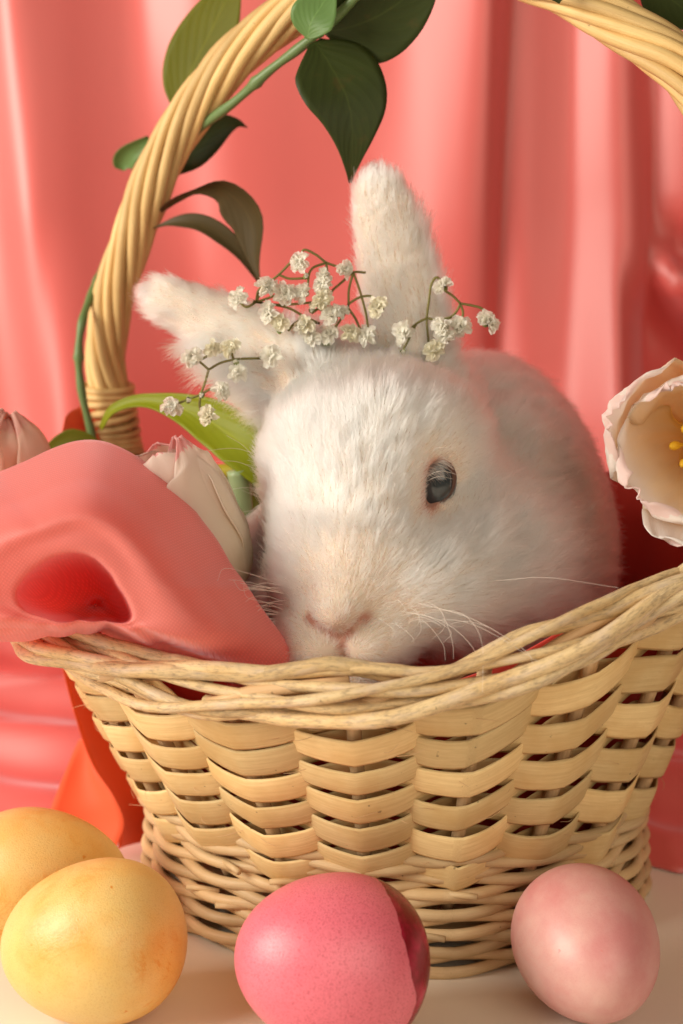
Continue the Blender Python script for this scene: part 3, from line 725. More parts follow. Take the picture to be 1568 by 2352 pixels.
def leaf_mat(name, c1, c2, rough=.4, trans=.15, vein=True):
    m, nt, ns, ls, b = new_mat(name); n = noise_n(nt, 45, 4)
    c = mix(nt, n.outputs[0], c1, c2)
    tc = ns.new('ShaderNodeTexCoord'); sx = ns.new('ShaderNodeSeparateXYZ'); ls.new(tc.outputs['UV'], sx.inputs[0])
    a = ns.new('ShaderNodeMath'); a.operation = 'SUBTRACT'; ls.new(sx.outputs[0], a.inputs[0]); a.inputs[1].default_value = .5
    a2 = ns.new('ShaderNodeMath'); a2.operation = 'ABSOLUTE'; ls.new(a.outputs[0], a2.inputs[0])
    r = ramp(ns, [(0, (1, 1, 1)), (.02, (0, 0, 0))]); ls.new(a2.outputs[0], r.inputs[0])
    f = ns.new('ShaderNodeMath'); f.operation = 'MULTIPLY'; ls.new(r.outputs[0], f.inputs[0]); f.inputs[1].default_value = .35
    c = mix(nt, f.outputs[0], c, tuple(min(1, x*1.8) for x in c2))
    mv = ns.new('ShaderNodeMath'); mv.operation = 'MULTIPLY_ADD'; ls.new(a2.outputs[0], mv.inputs[0]); mv.inputs[1].default_value = -.9; ls.new(sx.outputs[1], mv.inputs[2])
    m2 = ns.new('ShaderNodeMath'); m2.operation = 'MULTIPLY'; ls.new(mv.outputs[0], m2.inputs[0]); m2.inputs[1].default_value = 48
    m3 = ns.new('ShaderNodeMath'); m3.operation = 'SINE'; ls.new(m2.outputs[0], m3.inputs[0])
    rv_ = ramp(ns, [(.90, (0, 0, 0)), (1.0, (1, 1, 1))]); ls.new(m3.outputs[0], rv_.inputs[0])
    fv = ns.new('ShaderNodeMath'); fv.operation = 'MULTIPLY'; ls.new(rv_.outputs[0], fv.inputs[0]); fv.inputs[1].default_value = .10
    c = mix(nt, fv.outputs[0], c, tuple(min(1, x*1.7) for x in c2)); bump_n(nt, m3.outputs[0], .10, .03, b)
    bl = noise_n(nt, 90, 3, .6); rb_ = ramp(ns, [(.60, (0, 0, 0)), (.72, (1, 1, 1))]); ls.new(bl.outputs[0], rb_.inputs[0]); fb = ns.new('ShaderNodeMath'); fb.operation = 'MULTIPLY'; ls.new(rb_.outputs[0], fb.inputs[0]); fb.inputs[1].default_value = .35
    c = mix(nt, fb.outputs[0], c, (.10, .055, .015))
    ls.new(c, b.inputs['Base Color']); b.inputs['Roughness'].default_value = rough; b.inputs['Specular IOR Level'].default_value = .22
    tr = ns.new('ShaderNodeBsdfTranslucent'); tr.inputs[0].default_value = tuple(x*1.3 for x in c2)+(1,); ms = ns.new('ShaderNodeMixShader'); ms.inputs[0].default_value = trans
    ls.new(b.outputs[0], ms.inputs[1]); ls.new(tr.outputs[0], ms.inputs[2]); ls.new(ms.outputs[0], ns['Material Output'].inputs[0]); return m
M_leafd = leaf_mat('dark_leaf', (.024, .034, .007), (.042, .056, .011), rough=.5, trans=.12)
M_leafo = leaf_mat('olive_leaf', (.12, .13, .008), (.18, .18, .012), rough=.5, trans=.3)
M_leafg = leaf_mat('green_leaf', (.09, .17, .05), (.14, .24, .07), rough=.4)
M_leafb = leaf_mat('brown_leaf', (.055, .038, .015), (.08, .055, .018), rough=.5)
M_tleaf = leaf_mat('tulip_leaf', (.22, .28, .012), (.33, .36, .015), rough=.4, trans=.35)
M_vstem = simple('vine_stem', (.12, .19, .065), .4, .4)
M_vstem2 = simple('vine_stem_dark', (.07, .11, .04), .4, .4)
OV = [0, .55, .85, 1.0, .97, .82, .55, .25, .02]

# ------------------------------------------------------------------ leafy vine wound on the handle
vine = empty('leafy_vine', Wp(215, 1010, 5)); tag(vine, 'green vine with dark oval leaves wound around the left of the basket handle', 'vine')
add_tube('vine_stem', catmull([Wp(225, 1120, 4.4), Wp(212, 1010, 4.4), Wp(188, 905, 4.3), Wp(180, 820, 4.3), Wp(188, 740, 4.4), Wp(212, 670, 5.5), Wp(260, 560, 6.8), Wp(330, 420, 6.2), Wp(390, 350, 4.9)], 60), [.165+.02*math.sin(k*.9)+(.05 if k % 17 == 5 else 0) for k in range(60)], M_vstem, vine, 8)
add_tube('vine_stem', catmull([Wp(390, 350, 4.9), Wp(470, 285, 3.5), Wp(545, 228, 2.3), Wp(615, 165, 1.4), Wp(690, 108, .6), Wp(760, 50, 0), Wp(840, -30, -.6)], 40), [.18+.02*math.sin(k*.8)+(.06 if k % 13 == 4 else 0) for k in range(40)], M_vstem, vine, 8)
def lf(mid, hw, nv, mat, **k): return leaf('leaf', [Wp(*q) for q in mid], [h*hw for h in OV] if not isinstance(hw, list) else hw, nv, mat, vine, **k)
lf([(722, 96, .3), (758, 150, .0), (798, 230, -.4), (809, 310, -.5), (804, 420, -.3)], [.20, .95, 1.46, 1.56, 1.46, 1.20, .82, .38, .03], V(.25, -1, .15), M_leafd, cup=.16, fold=.6, seed=1)
lf([(400, 260, 6.5), (430, 180, 6.6), (475, 90, 6.6), (520, 0, 6.6), (560, -60, 6.6)], 1.35, V(-.3, -1, .2), M_leafo, cup=.1, seed=2)
lf([(745, 75, .6), (810, 60, .2), (880, 30, 0), (960, -30, -.2), (1010, -90, -.2)], 1.5, V(.1, -1, -.3), M_leafd, cup=.2, seed=3)
lf([(705, 90, -.4), (715, 50, -.6), (740, 10, -.6), (775, -50, -.5)], .85, V(-.3, -1, .2), M_leafg, cup=.15, seed=4)
lf([(400, 400, 5.6), (440, 350, 5.6), (500, 298, 5.4), (542, 283, 5.2), (568, 293, 5.1)], [.1, .55, .75, .75, .6, .42, .2, .08, .01], V(.2, -1, .5), M_leafd, cup=.3, seed=5)
lf([(282, 392, 6.8), (283, 375, 6.7), (300, 350, 6.4), (345, 320, 6)], [.02, .3, .42, .45, .4, .3, .2], V(-.1, -1, 0), M_leafg, cup=.4, seed=6)
lf([(362, 490, 4.4), (400, 458, 3.6), (460, 436, 3.0), (520, 440, 2.8), (572, 500, 2.9), (585, 590, 3.0), (597, 650, 3.0)], [.06, .2, .22, .1, .42, .80, .95, .80, .45, .16, .04], V(.3, -1, -.2), M_leafb, cup=.3, seed=7, twist=[.5, .5, .2, 0, -.1, 0, 0])
lf([(352, 524, 4.4), (400, 510, 3.9), (460, 513, 3.6), (515, 545, 3.4), (560, 590, 3.3), (596, 650, 3.1)], [.02, .12, .30, .36, .38, .30, .2, .05], V(.1, -1, .5), M_leafb, cup=.3, seed=8)
lf([(1480, -60, -1), (1530, -10, -1.3), (1590, 30, -1.6), (1660, 50, -1.8)], 1.1, V(0, -1, .3), M_leafd, cup=.2, seed=9)
lf([(1270, -40, -3.0), (1278, -15, -3.3), (1284, 8, -3.4)], .45, V(0, -1, .2), M_leafd, cup=.2, seed=10)

# ------------------------------------------------------------------ tulips
def petal_mat(name, base, mid, tip, edge, trans=.35):
    m, nt, ns, ls, b = new_mat(name); tc = ns.new('ShaderNodeTexCoord'); sx = ns.new('ShaderNodeSeparateXYZ'); ls.new(tc.outputs['UV'], sx.inputs[0])
    n = noise_n(nt, 12, 5, .6, 'UV', (1.2, .25, 1)); 
    ad = ns.new('ShaderNodeMath'); ad.operation = 'MULTIPLY_ADD'; ls.new(n.outputs[0], ad.inputs[0]); ad.inputs[1].default_value = .22; ls.new(sx.outputs[1], ad.inputs[2])
    r = ramp(ns, [(.10, base), (.48, mid), (.85, tip), (1.0, tip), (1.1 if False else 1.0, edge)]); ls.new(ad.outputs[0], r.inputs[0])
    st = noise_n(nt, 26, 4, .6, 'UV', (3, .18, 1)); c = mix(nt, .35, r.outputs[0], mix(nt, st.outputs[0], tuple(x*.82 for x in mid), tip), 'MULTIPLY')
    ls.new(r.outputs[0], b.inputs['Base Color']); b.inputs['Roughness'].default_value = .45; b.inputs['Specular IOR Level'].default_value = .35
    bump_n(nt, st.outputs[0], .35, .06, b)
    tr = ns.new('ShaderNodeBsdfTranslucent'); ls.new(r.outputs[0], tr.inputs[0]); ms = ns.new('ShaderNodeMixShader'); ms.inputs[0].default_value = trans
    ls.new(b.outputs[0], ms.inputs[1]); ls.new(tr.outputs[0], ms.inputs[2]); ls.new(ms.outputs[0], ns['Material Output'].inputs[0]); return m
M_petR = petal_mat('open_tulip_petal', (.98, .60, .02), (.98, .82, .56), (.96, .90, .86), (.94, .78, .75), .5)
M_petL = petal_mat('closed_tulip_petal', (.70, .62, .36), (.96, .88, .74), (.95, .84, .76), (.90, .52, .50), .55)
M_petB = petal_mat('far_tulip_petal', (.90, .70, .46), (.94, .70, .54), (.94, .72, .60), (.90, .58, .50), .5)
M_stamen = simple('stamen', (.72, .40, .02), .6, .3); M_tstem = simple('tulip_stem', (.22, .30, .10), .4, .4)
def tulip(root, base, axis, prof, width, k=6, mat=None, ruff=.12, seed=0, phase=0, inner=.82, wid=None):
    """prof: list of (distance along the axis, radius)"""
    ax = nrm(V(*axis)); u = nrm(np.cross(ax, V(0, 0, 1))); v_ = np.cross(u, ax); rnd = random.Random(seed)
    for i in range(k):
        a = 2*PI*i/k+phase; f = inner if i % 2 else 1.0; e = u*math.cos(a)+v_*math.sin(a)
        mid = [base+ax*(h*(1+.05*rnd.uniform(-1, 1)))+e*(r*f*(1+.08*rnd.uniform(-1, 1))) for h, r in prof]
        wv = [q*width for q in (wid or (.22, .55, .85, 1.0, 1.02, .95, .74, .42, .06))]
        leaf('petal', mid, wv, -e, mat, root, side=np.cross(e, ax), cup=.42, th=.04, ruff=ruff, n=34, m=21, seed=seed+i*3.3)
tr_ = empty('open_tulip', Wp(1560, 1240, -5)); tag(tr_, 'open white and pink tulip with an orange yellow heart over the right rim', 'tulip')
axr = nrm(V(-.42, -1, .06)); br = Wp(1642, 1030, -4.0)
tulip(tr_, br+V(0, 0, .25), axr, [(0, .15), (.25, 1.2), (1.0, 2.15), (2.0, 2.75), (3.0, 3.0), (3.8, 2.95), (4.3, 2.85)], 2.1, 6, M_petR, .42, 3, .35, .78, wid=(.25, .7, .95, 1.05, 1.08, 1.05, .95, .72, .25))
for i in range(6):
    a = 2*PI*i/6; e = V(0, 0, 1)*math.sin(a)+V(1, -.4, 0)*math.cos(a)
    p0 = br+axr*.3+e*.1+V(0, 0, .2); p1 = br+axr*2.0+e*.6+V(-.3, 0, .2); add_tube('stamen', catmull([p0, (p0+p1)/2+e*.1, p1, p1+axr*.5+e*.1], 10), [.06]*6+[.14, .16, .14, .05], M_stamen, tr_, 8)
add_tube('pistil', [br, br+axr*1.2, br+axr*1.5], [.2, .2, .26], M_tleaf, tr_, 8)
add_tube('tulip_stem', catmull([br-axr*.1, br-axr*2+V(0, 0, -1), Wp(1700, 1350, 1), Wp(1560, 1480, 2)], 14), .3, M_tstem, tr_, 8)
tl = empty('closed_tulip', Wp(500, 1330, -4)); tag(tl, 'cream tulip with ragged pink petal tips lying behind the draped pink cloth', 'tulip')
bl = Wp(505, 1375, -5.0); al = nrm(Wp(368, 1062, -5.6)-bl)
tulip(tl, bl, al, [(0, .2), (.5, 1.25), (1.7, 1.75), (3.2, 1.78), (4.5, 1.5), (5.3, 1.25), (5.75, 1.05)], 1.75, 6, M_petL, .12, 8, .2)
add_tube('tulip_stem', catmull([bl, bl-al*1.2+V(.4, .3, 0), bl+V(1.2, .8, -2.5)], 8), .28, M_tstem, tl, 8)
tb = empty('far_tulip', Wp(10, 1120, 1)); tag(tb, 'blurred dusky pink tulip at the far left edge above the draped cloth', 'tulip')
bb_ = Wp(-30, 1180, 0.0); tulip(tb, bb_, nrm(V(.28, -.2, 1)), [(0, .2), (.5, 1.5), (1.6, 2.1), (2.6, 2.0), (3.5, 1.4), (4.0, .25)], 1.9, 6, M_petB, .12, 5)
add_tube('tulip_stem', catmull([bb_, bb_+V(.2, .2, -1.5), Wp(120, 1330, .5)], 8), .28, M_tstem, tb, 8)

gr = empty('tulip_leaves', Wp(520, 1180, -2)); tag(gr, 'arching bright green tulip leaf and stems between the handle and the rabbit', 'foliage')
leaf('leaf', [Wp(232, 985, 2.0), Wp(262, 940, 1.7), (Wp(330, 921, 1.2)), Wp(420, 940, .4), Wp(510, 985, -.4), Wp(590, 1050, -1.2), Wp(680, 1140, -1.6)], [.12, .2, .22, .28, .55, .85, .95, .8, .6], V(-.35, -.75, .65), M_tleaf, gr, cup=.35, th=.05, n=40)
leaf('leaf', [Wp(500, 1380, -1), Wp(540, 1250, -.4), Wp(570, 1150, .2), Wp(560, 1090, .6)], [.9, 1.2, 1.0, .5, .1], V(0, -1, .1), M_leafo, gr, cup=.3, seed=3)
leaf('leaf', [Wp(360, 1330, 1.6), Wp(430, 1230, 1.6), Wp(520, 1120, 1.5), Wp(600, 1080, 1.4)], [1.0, 1.3, 1.2, .6, .1], V(.1, -1, .2), M_leafo, gr, cup=.3, seed=5)
M_pale = simple('pale_stem', (.30, .40, .20), .4, .4, sss=.2)
add_tube('stem', catmull([Wp(545, 1080, -1.2), Wp(552, 1120, -1.2), Wp(556, 1165, -1.3), Wp(575, 1190, -1.6)], 12), [.40]*8+[.38, .32, .2, .08], M_pale, gr, 10)
add_tube('stem', catmull([Wp(420, 1092, -.4), Wp(480, 1086, -.4), Wp(560, 1080, -.6), Wp(640, 1082, -.8)], 12), .28, simple('yellow_stem', (.42, .36, .03), .4, .4), gr, 10)
ob = empty('far_olive_leaf', Wp(160, 1030, 3)); tag(ob, 'blurred olive leaf edge peeking over the top of the draped cloth left of the handle', 'leaf')
leaf('leaf_blade', [Wp(90, 1060, 3), Wp(140, 1022, 3), Wp(190, 1018, 3), Wp(260, 1060, 3)], [.1, .35, .5, .4, .1], V(0, -1, .5), M_leafo, ob, cup=.3)

# ------------------------------------------------------------------ draped cloth over the left of the rim
def draped_cloth():
    cx, cy = 175.0, 1350.0
    outer = [(690, 1530), (600, 1400), (530, 1300), (462, 1195), (400, 1118), (340, 1066), (290, 1034), (250, 1015), (215, 1008), (172, 1012), (130, 1026), (60, 1058), (0, 1086), (-100, 1112), (-260, 1200), (-330, 1345), (-260, 1440), (-120, 1462), (0, 1457), (100, 1446), (175, 1438), (250, 1430), (300, 1424), (330, 1450), (400, 1500), (500, 1532), (600, 1545)]
    lip = [(312, 1434), (298, 1398), (268, 1345), (238, 1300), (210, 1277), (180, 1268), (140, 1272), (95, 1293), (58, 1322), (35, 1352), (34, 1380), (55, 1402), (100, 1415), (180, 1422), (240, 1425)]
    n, out = 240, []
    th = np.linspace(-PI, PI, n, endpoint=False)
    def radial_of(L, K=7):
        A = sorted((math.atan2(y-cy, x-cx), math.hypot(x-cx, y-cy)) for x, y in L); a = [q[0] for q in A]; r = [q[1] for q in A]
        a = [a[-1]-2*PI]+a+[a[0]+2*PI]; r = [r[-1]]+r+[r[0]]; v = np.interp(th, a, r)
        k = np.hanning(K+2)[1:-1]; k /= k.sum(); h = K//2; return np.convolve(np.r_[v[-h:], v, v[:h]], k, 'valid')
    ro, rl = radial_of(outer, 9), radial_of(lip, 19); rl = np.minimum(rl, ro-8)
    vs, uv, rows = [], [], []
    for i, a in enumerate(th):
        ca, sa = math.cos(a), math.sin(a)                 # sa > 0 is downwards in the picture
        up = max(0, -sa); right = max(0, ca)*(1 if sa > -.3 else .6)
        y_lip = -11.6; y_out = -10.9 + 5.2*up**.8 + 2.2*max(0, ca)**2*(1-up)
        if ca < 0: y_out += 1.0*(-ca)*(1-up)*.3
        # the right-hand tail goes down between the rim and the rabbit
        row = []
        for k in np.linspace(1, 0, 16, endpoint=False):   # inside the hollow, from its bottom outwards
            s = 1-k; r = rl[i]*(.04+.96*s**.42)
            row.append((cx+45*k**1.2+r*ca, cy+38*k**1.2+r*sa, y_lip+4.6*k**.85+.05))
        for k in np.linspace(0, 1, 34):                   # from the lip to the outline
            r = rl[i]+(ro[i]-rl[i])*(k**.92); wdt = ro[i]-rl[i]
            big = min(1, wdt/160)
            y = y_lip+(y_out-y_lip)*(k**2.3)-.55*big*math.sin(PI*min(1, k*1.6))*(.8-.2*ca)
            y += .14*big*math.exp(-((k-.17)/.08)**2)*max(0, -sa+.35)            # shallow valley along the lip
            y -= .10*math.exp(-(k/.06)**2)
            row.append((cx+r*ca, cy+r*sa, y))
        for k in np.linspace(0, 1, 12)[1:]:               # round the back
            r = ro[i]*(1-.10*k); e = 4.5*k*(1-.3*k) if sa > .2 else 3.5*k
            if sa > .2 and ca < .6: row.append((cx+(r)*ca, cy+ro[i]*sa+(14*k), y_out+.25+e*.6))
            else: row.append((cx+r*ca, cy+r*sa+30*k, y_out+.25+e))
        rows.append(row)
    m = len(rows[0])
    def crease(p):
        t = p[2]*.55+p[0]*.62; return .10*mn.noise(Vector((t*.8, (p[0]-p[2])*.14, 2)))
    for i, row in enumerate(rows):
        ln = 0; prev = None
        for q in row:
            p = Wp(*q)
            p = p+V(0, crease(p)*1.4, crease(p)*.3)
            vs.append(p); uv.append((p[0], p[2]*1.0+p[1]*.5))
    o = link('draped_cloth', mesh('draped_cloth', vs, grid_faces(n, m, True)+[tuple(i*m for i in range(n))], uv), M_cloth)
    tag(o, 'matte pink woven cloth rolled into a soft fold over the left of the basket rim', 'cloth')
draped_cloth()

# ------------------------------------------------------------------ orange ribbon behind the left of the basket
def strip(name, A, B, mat, parent=None, n=50, m=10, bow=.4, th=.03):
    a, b = catmull(A, n), catmull(B, n); vs, uv = [], []
    for i in range(n):
        w_ = b[i]-a[i]; t_ = nrm(a[min(i+1, n-1)]-a[max(i-1, 0)]); nn_ = nrm(np.cross(w_, t_))
        for j in range(m):
            u = j/(m-1); vs.append(a[i]+w_*u+nn_*(bow*4*u*(1-u))); uv.append((u, i/n*10))
    o = link(name, mesh(name, vs, grid_faces(n, m), uv), mat, parent); s_ = o.modifiers.new('s', 'SOLIDIFY'); s_.thickness = th*S; return o
rb = empty('orange_ribbon', Wp(280, 1935, 3)); tag(rb, 'wide orange satin ribbon falling beside the left of the basket and curling on the table', 'ribbon')
strip('hanging_length', [Wp(150, 960, 4.0), Wp(95, 1250, 3.0), Wp(128, 1450, 2.0), Wp(150, 1560, 1.6), Wp(190, 1700, 1.2), Wp(232, 1800, 1.0), Wp(275, 1880, .8), Wp(272, 1950, .4)],
      [Wp(230, 920, 5.5), Wp(240, 1250, 4.5), Wp(250, 1450, 3.6), Wp(270, 1560, 3.4), Wp(330, 1700, 3.2), Wp(370, 1800, 3.0), Wp(400, 1880, 2.8), Wp(400, 1925, 2.6)], M_ribbon, rb)
strip('curled_end', [Wp(186, 1690, 1.7), Wp(215, 1760, .9), Wp(262, 1830, .2), Wp(285, 1890, -.1), Wp(268, 1945, -.2)],
      [Wp(180, 1700, 2.6), Wp(150, 1770, 1.5), Wp(118, 1850, .6), Wp(100, 1900, .3), Wp(95, 1945, .2)], M_ribbon, rb, bow=-.5)

# ------------------------------------------------------------------ eggs
def egg_mat(name, c1, c2, c3, rough, speck, speck_s=260, bump=.25, stripe=False, pore=True, blot=None):
    m, nt, ns, ls, b = new_mat(name)
    n1 = noise_n(nt, 26, 5, .6); n2 = noise_n(nt, 70, 5, .65)
    r = ramp(ns, [(.40, c1), (.62, c2)]); ls.new(n1.outputs[0], r.inputs[0]); c = r.outputs[0]
    n4 = noise_n(nt, 42, 6, .68); n4.inputs['Distortion'].default_value = 1.1
    r4 = ramp(ns, [(.465, (0, 0, 0)), (.495, (1, 1, 1)), (.53, (0, 0, 0))]); ls.new(n4.outputs[0], r4.inputs[0])
    n5 = noise_n(nt, 22, 2); r5 = ramp(ns, [(.48, (0, 0, 0)), (.62, (1, 1, 1))]); ls.new(n5.outputs[0], r5.inputs[0])
    f = ns.new('ShaderNodeMath'); f.operation = 'MULTIPLY'; ls.new(r4.outputs[0], f.inputs[0]); ls.new(r5.outputs[0], f.inputs[1])
    f2 = ns.new('ShaderNodeMath'); f2.operation = 'MULTIPLY'; ls.new(f.outputs[0], f2.inputs[0]); f2.inputs[1].default_value = blot if blot is not None else .5
    c = mix(nt, f2.outputs[0], c, c3)
    n6 = noise_n(nt, 38, 4, .6); r6 = ramp(ns, [(.50, (0, 0, 0)), (.66, (1, 1, 1))]); ls.new(n6.outputs[0], r6.inputs[0]); f6 = ns.new('ShaderNodeMath'); f6.operation = 'MULTIPLY'; ls.new(r6.outputs[0], f6.inputs[0]); f6.inputs[1].default_value = .32*(blot if blot is not None else .5); c = mix(nt, f6.outputs[0], c, c3)
    sp = noise_n(nt, speck_s, 2, .5); r2 = ramp(ns, [(.735, (0, 0, 0)), (.77, (1, 1, 1))]); ls.new(sp.outputs[0], r2.inputs[0])
    f3 = ns.new('ShaderNodeMath'); f3.operation = 'MULTIPLY'; ls.new(r2.outputs[0], f3.inputs[0]); f3.inputs[1].default_value = speck; c = mix(nt, f3.outputs[0], c, c3)
    v = ns.new('ShaderNodeTexVoronoi'); v.inputs['Scale'].default_value = 900; tc = ns.new('ShaderNodeTexCoord'); ls.new(tc.outputs['Object'], v.inputs['Vector'])
    fine = noise_n(nt, 2300, 2, .5)
    if pore:
        r3 = ramp(ns, [(.36, (1, 1, 1)), (.46, (0, 0, 0))]); ls.new(fine.outputs[0], r3.inputs[0]); f4 = ns.new('ShaderNodeMath'); f4.operation = 'MULTIPLY'; ls.new(r3.outputs[0], f4.inputs[0]); f4.inputs[1].default_value = pore
        c = mix(nt, f4.outputs[0], c, tuple(x*.62 for x in c3))
    b.inputs['Roughness'].default_value = rough; b.inputs['Specular IOR Level'].default_value = .55
    b.inputs['Subsurface Weight'].default_value = .15; b.inputs['Subsurface Radius'].default_value = (1, .5, .3); b.inputs['Subsurface Scale'].default_value = .003
    if stripe:
        sx = ns.new('ShaderNodeSeparateXYZ'); ls.new(tc.outputs['Object'], sx.inputs[0])
        en = noise_n(nt, 60, 5, .6); en2 = noise_n(nt, 260, 3, .6)
        a = ns.new('ShaderNodeMath'); a.operation = 'MULTIPLY_ADD'; ls.new(en.outputs[0], a.inputs[0]); a.inputs[1].default_value = .0045; 
        zz = ns.new('ShaderNodeMath'); zz.operation = 'MAXIMUM'; ls.new(sx.outputs[2], zz.inputs[0]); zz.inputs[1].default_value = 0
        z2 = ns.new('ShaderNodeMath'); z2.operation = 'MULTIPLY_ADD'; ls.new(zz.outputs[0], z2.inputs[0]); z2.inputs[1].default_value = .42
        ng = ns.new('ShaderNodeMath'); ng.operation = 'MULTIPLY'; ls.new(sx.outputs[0], ng.inputs[0]); ng.inputs[1].default_value = -1
        ls.new(ng.outputs[0], z2.inputs[2]); ls.new(z2.outputs[0], a.inputs[2])
        a2 = ns.new('ShaderNodeMath'); a2.operation = 'MULTIPLY_ADD'; ls.new(en2.outputs[0], a2.inputs[0]); a2.inputs[1].default_value = .0005; ls.new(a.outputs[0], a2.inputs[2])
        st = ns.new('ShaderNodeMath'); st.operation = 'GREATER_THAN'; ls.new(a2.outputs[0], st.inputs[0]); st.inputs[1].default_value = stripe
        dk = noise_n(nt, 90, 4, .6); rd = ramp(ns, [(.42, (.22, .003, .012)), (.58, (.44, .008, .045)), (.70, (.62, .04, .11))]); ls.new(dk.outputs[0], rd.inputs[0])
        c = mix(nt, st.outputs[0], c, rd.outputs[0])
        mr = ns.new('ShaderNodeMapRange'); ls.new(st.outputs[0], mr.inputs[0]); mr.inputs[3].default_value = rough; mr.inputs[4].default_value = .22; ls.new(mr.outputs[0], b.inputs['Roughness'])
    ls.new(c, b.inputs['Base Color']); bump_n(nt, fine.outputs[0], bump, .025, b); return m
def egg(name, label, c, half, r, rot, mat):
    """long axis along local x, pointed end at +x"""
    n, m = 64, 48; vs = []
    for i in range(n+1):
        t = PI*i/n
        x = half*math.cos(t); rr = r*math.sin(t)*(1-.13*math.cos(t)*1.0+.02*math.cos(2*t))
        for j in range(m): a = 2*PI*j/m; vs.append((x, rr*math.cos(a), rr*math.sin(a)))
    o = link(name, mesh(name, vs, grid_faces(n+1, m, False, True)), mat); o.rotation_euler = rot; o.location = Vector(c)*S
    bpy.context.view_layer.update()
    zmin = min((o.matrix_world@v.co).z for v in o.data.vertices); o.location.z -= zmin
    tag(o, label, 'egg'); return o
M_ye = egg_mat('yellow_egg_dye', (.78, .55, .20), (.79, .48, .12), (.70, .25, .01), .36, .9, 330, .5, blot=1.0, pore=.22)
M_ye2 = egg_mat('yellow_egg_dye_back', (.72, .50, .18), (.74, .44, .11), (.66, .26, .02), .40, .9, 300, .5, blot=1.0, pore=.22)
M_pe = egg_mat('pink_egg_dye', (.80, .17, .23), (.82, .20, .26), (.62, .04, .08), .34, .15, 500, .5, stripe=.0232, pore=.55, blot=.05)
M_re = egg_mat('rose_egg_dye', (.64, .25, .245), (.72, .43, .385), (.66, .14, .14), .42, .5, 450, .2, blot=.12, pore=.10)
egg('yellow_egg', 'mottled yellow egg in front at the lower left with a brown swirl stain on top', (-7.75, -10.6, 2.5), 2.93, 2.55, (0, math.radians(10), PI+math.radians(-8)), M_ye)
egg('yellow_egg', 'yellow egg half hidden behind another yellow egg at the left edge', (-10.3, -6.0, 2.5), 3.0, 2.48, (0.3, math.radians(8), math.radians(8)), M_ye2)
egg('pink_egg', 'speckled bright pink egg with a torn dark red band on its right end', (-.30, -12.35, 2.6), 2.95, 2.66, (0, math.radians(-14), PI+math.radians(14)), M_pe)
egg('rose_egg', 'pale rose pink egg seen end on in front of the right of the basket', (7.72, -10.4, 2.3), 2.75, 2.30, (0.2, math.radians(5), math.radians(-82)), M_re)

# ------------------------------------------------------------------ baby's breath
M_fl = simple('breath_petal', (.96, .94, .87), .6, .3, var=.04, scale=200, trans=.55)
M_fb = simple('breath_petal_beige', (.93, .87, .72), .6, .3, var=.12, scale=200, trans=.4)
M_cal = simple('breath_calyx', (.20, .24, .06), .5, .3, var=.3, scale=200)
M_bst = simple('breath_stem', (.17, .15, .04), .5, .3, var=.3, scale=150)
def bloom_mesh(seed):
    rnd = random.Random(seed); bm = bmesh.new()
    for k in range(30):
        ring = 0 if k < 12 else (1 if k < 23 else 2)
        a = rnd.uniform(0, 2*PI); el = (.15, .6, 1.15)[ring]+rnd.uniform(-.2, .2); L = (.29, .25, .20)[ring]*rnd.uniform(.8, 1.15)
        d = Vector((math.cos(a)*math.cos(el), math.sin(a)*math.cos(el), math.sin(el))); s_ = d.cross(Vector((0, 0, 1))).normalized(); nn_ = s_.cross(d)
        rows = []
        for i in range(5):
            t = i/4; wd = (.02, .045, .075, .085, .05)[i]*rnd.uniform(.85, 1.15)
            rows.append([bm.verts.new((d*(L*t)+s_*(wd*u)+nn_*(.07*rnd.uniform(-1, 1)*t-.05*t*t+.06*u*u))*S) for u in (-1, -.33, .33, 1)])
        for i in range(4):
            for j in range(3): bm.faces.new((rows[i][j], rows[i+1][j], rows[i+1][j+1], rows[i][j+1]))
    me = bpy.data.meshes.new('bloom'); bm.to_mesh(me); bm.free(); me.shade_smooth(); return me
def calyx_mesh():
    vs = []; n = 8
    for (z, r) in ((-.20, .02), (-.16, .07), (-.08, .10), (0, .09), (.05, .10)):
        for j in range(n): a = 2*PI*j/n; rr = r*(1+(.25 if z > 0 and j % 2 else 0)); vs.append((rr*math.cos(a), rr*math.sin(a), z))
    return mesh('calyx', vs, grid_faces(5, n, False, True))
BL = [bloom_mesh(s) for s in range(5)]; CM = calyx_mesh()
for q in BL: q.materials.append(M_fl)
BLB = [q.copy() for q in BL[:2]]
for q in BLB: q.materials.clear(); q.materials.append(M_fb)
CM.materials.append(M_cal); CM.shade_smooth()
rndb = random.Random(4)
def place(name, me, p, par, sc=1, tilt=None):
    o = bpy.data.objects.new(name, me); C.objects.link(o); o.parent = par
    base = wloc(par) if par.parent is None else None
    if base is not None: o.matrix_parent_inverse = Matrix.Translation(-base)
    o.location = Vector(p)*S
    d = tilt or Vector((rndb.uniform(-.7, .7), -1, rndb.uniform(-.1, 1.0)))
    o.rotation_euler = (d.to_track_quat('Z', 'Y').to_matrix()@Matrix.Rotation(rndb.uniform(0, 6), 3, 'Z')).to_euler(); o.scale = (sc,)*3; return o
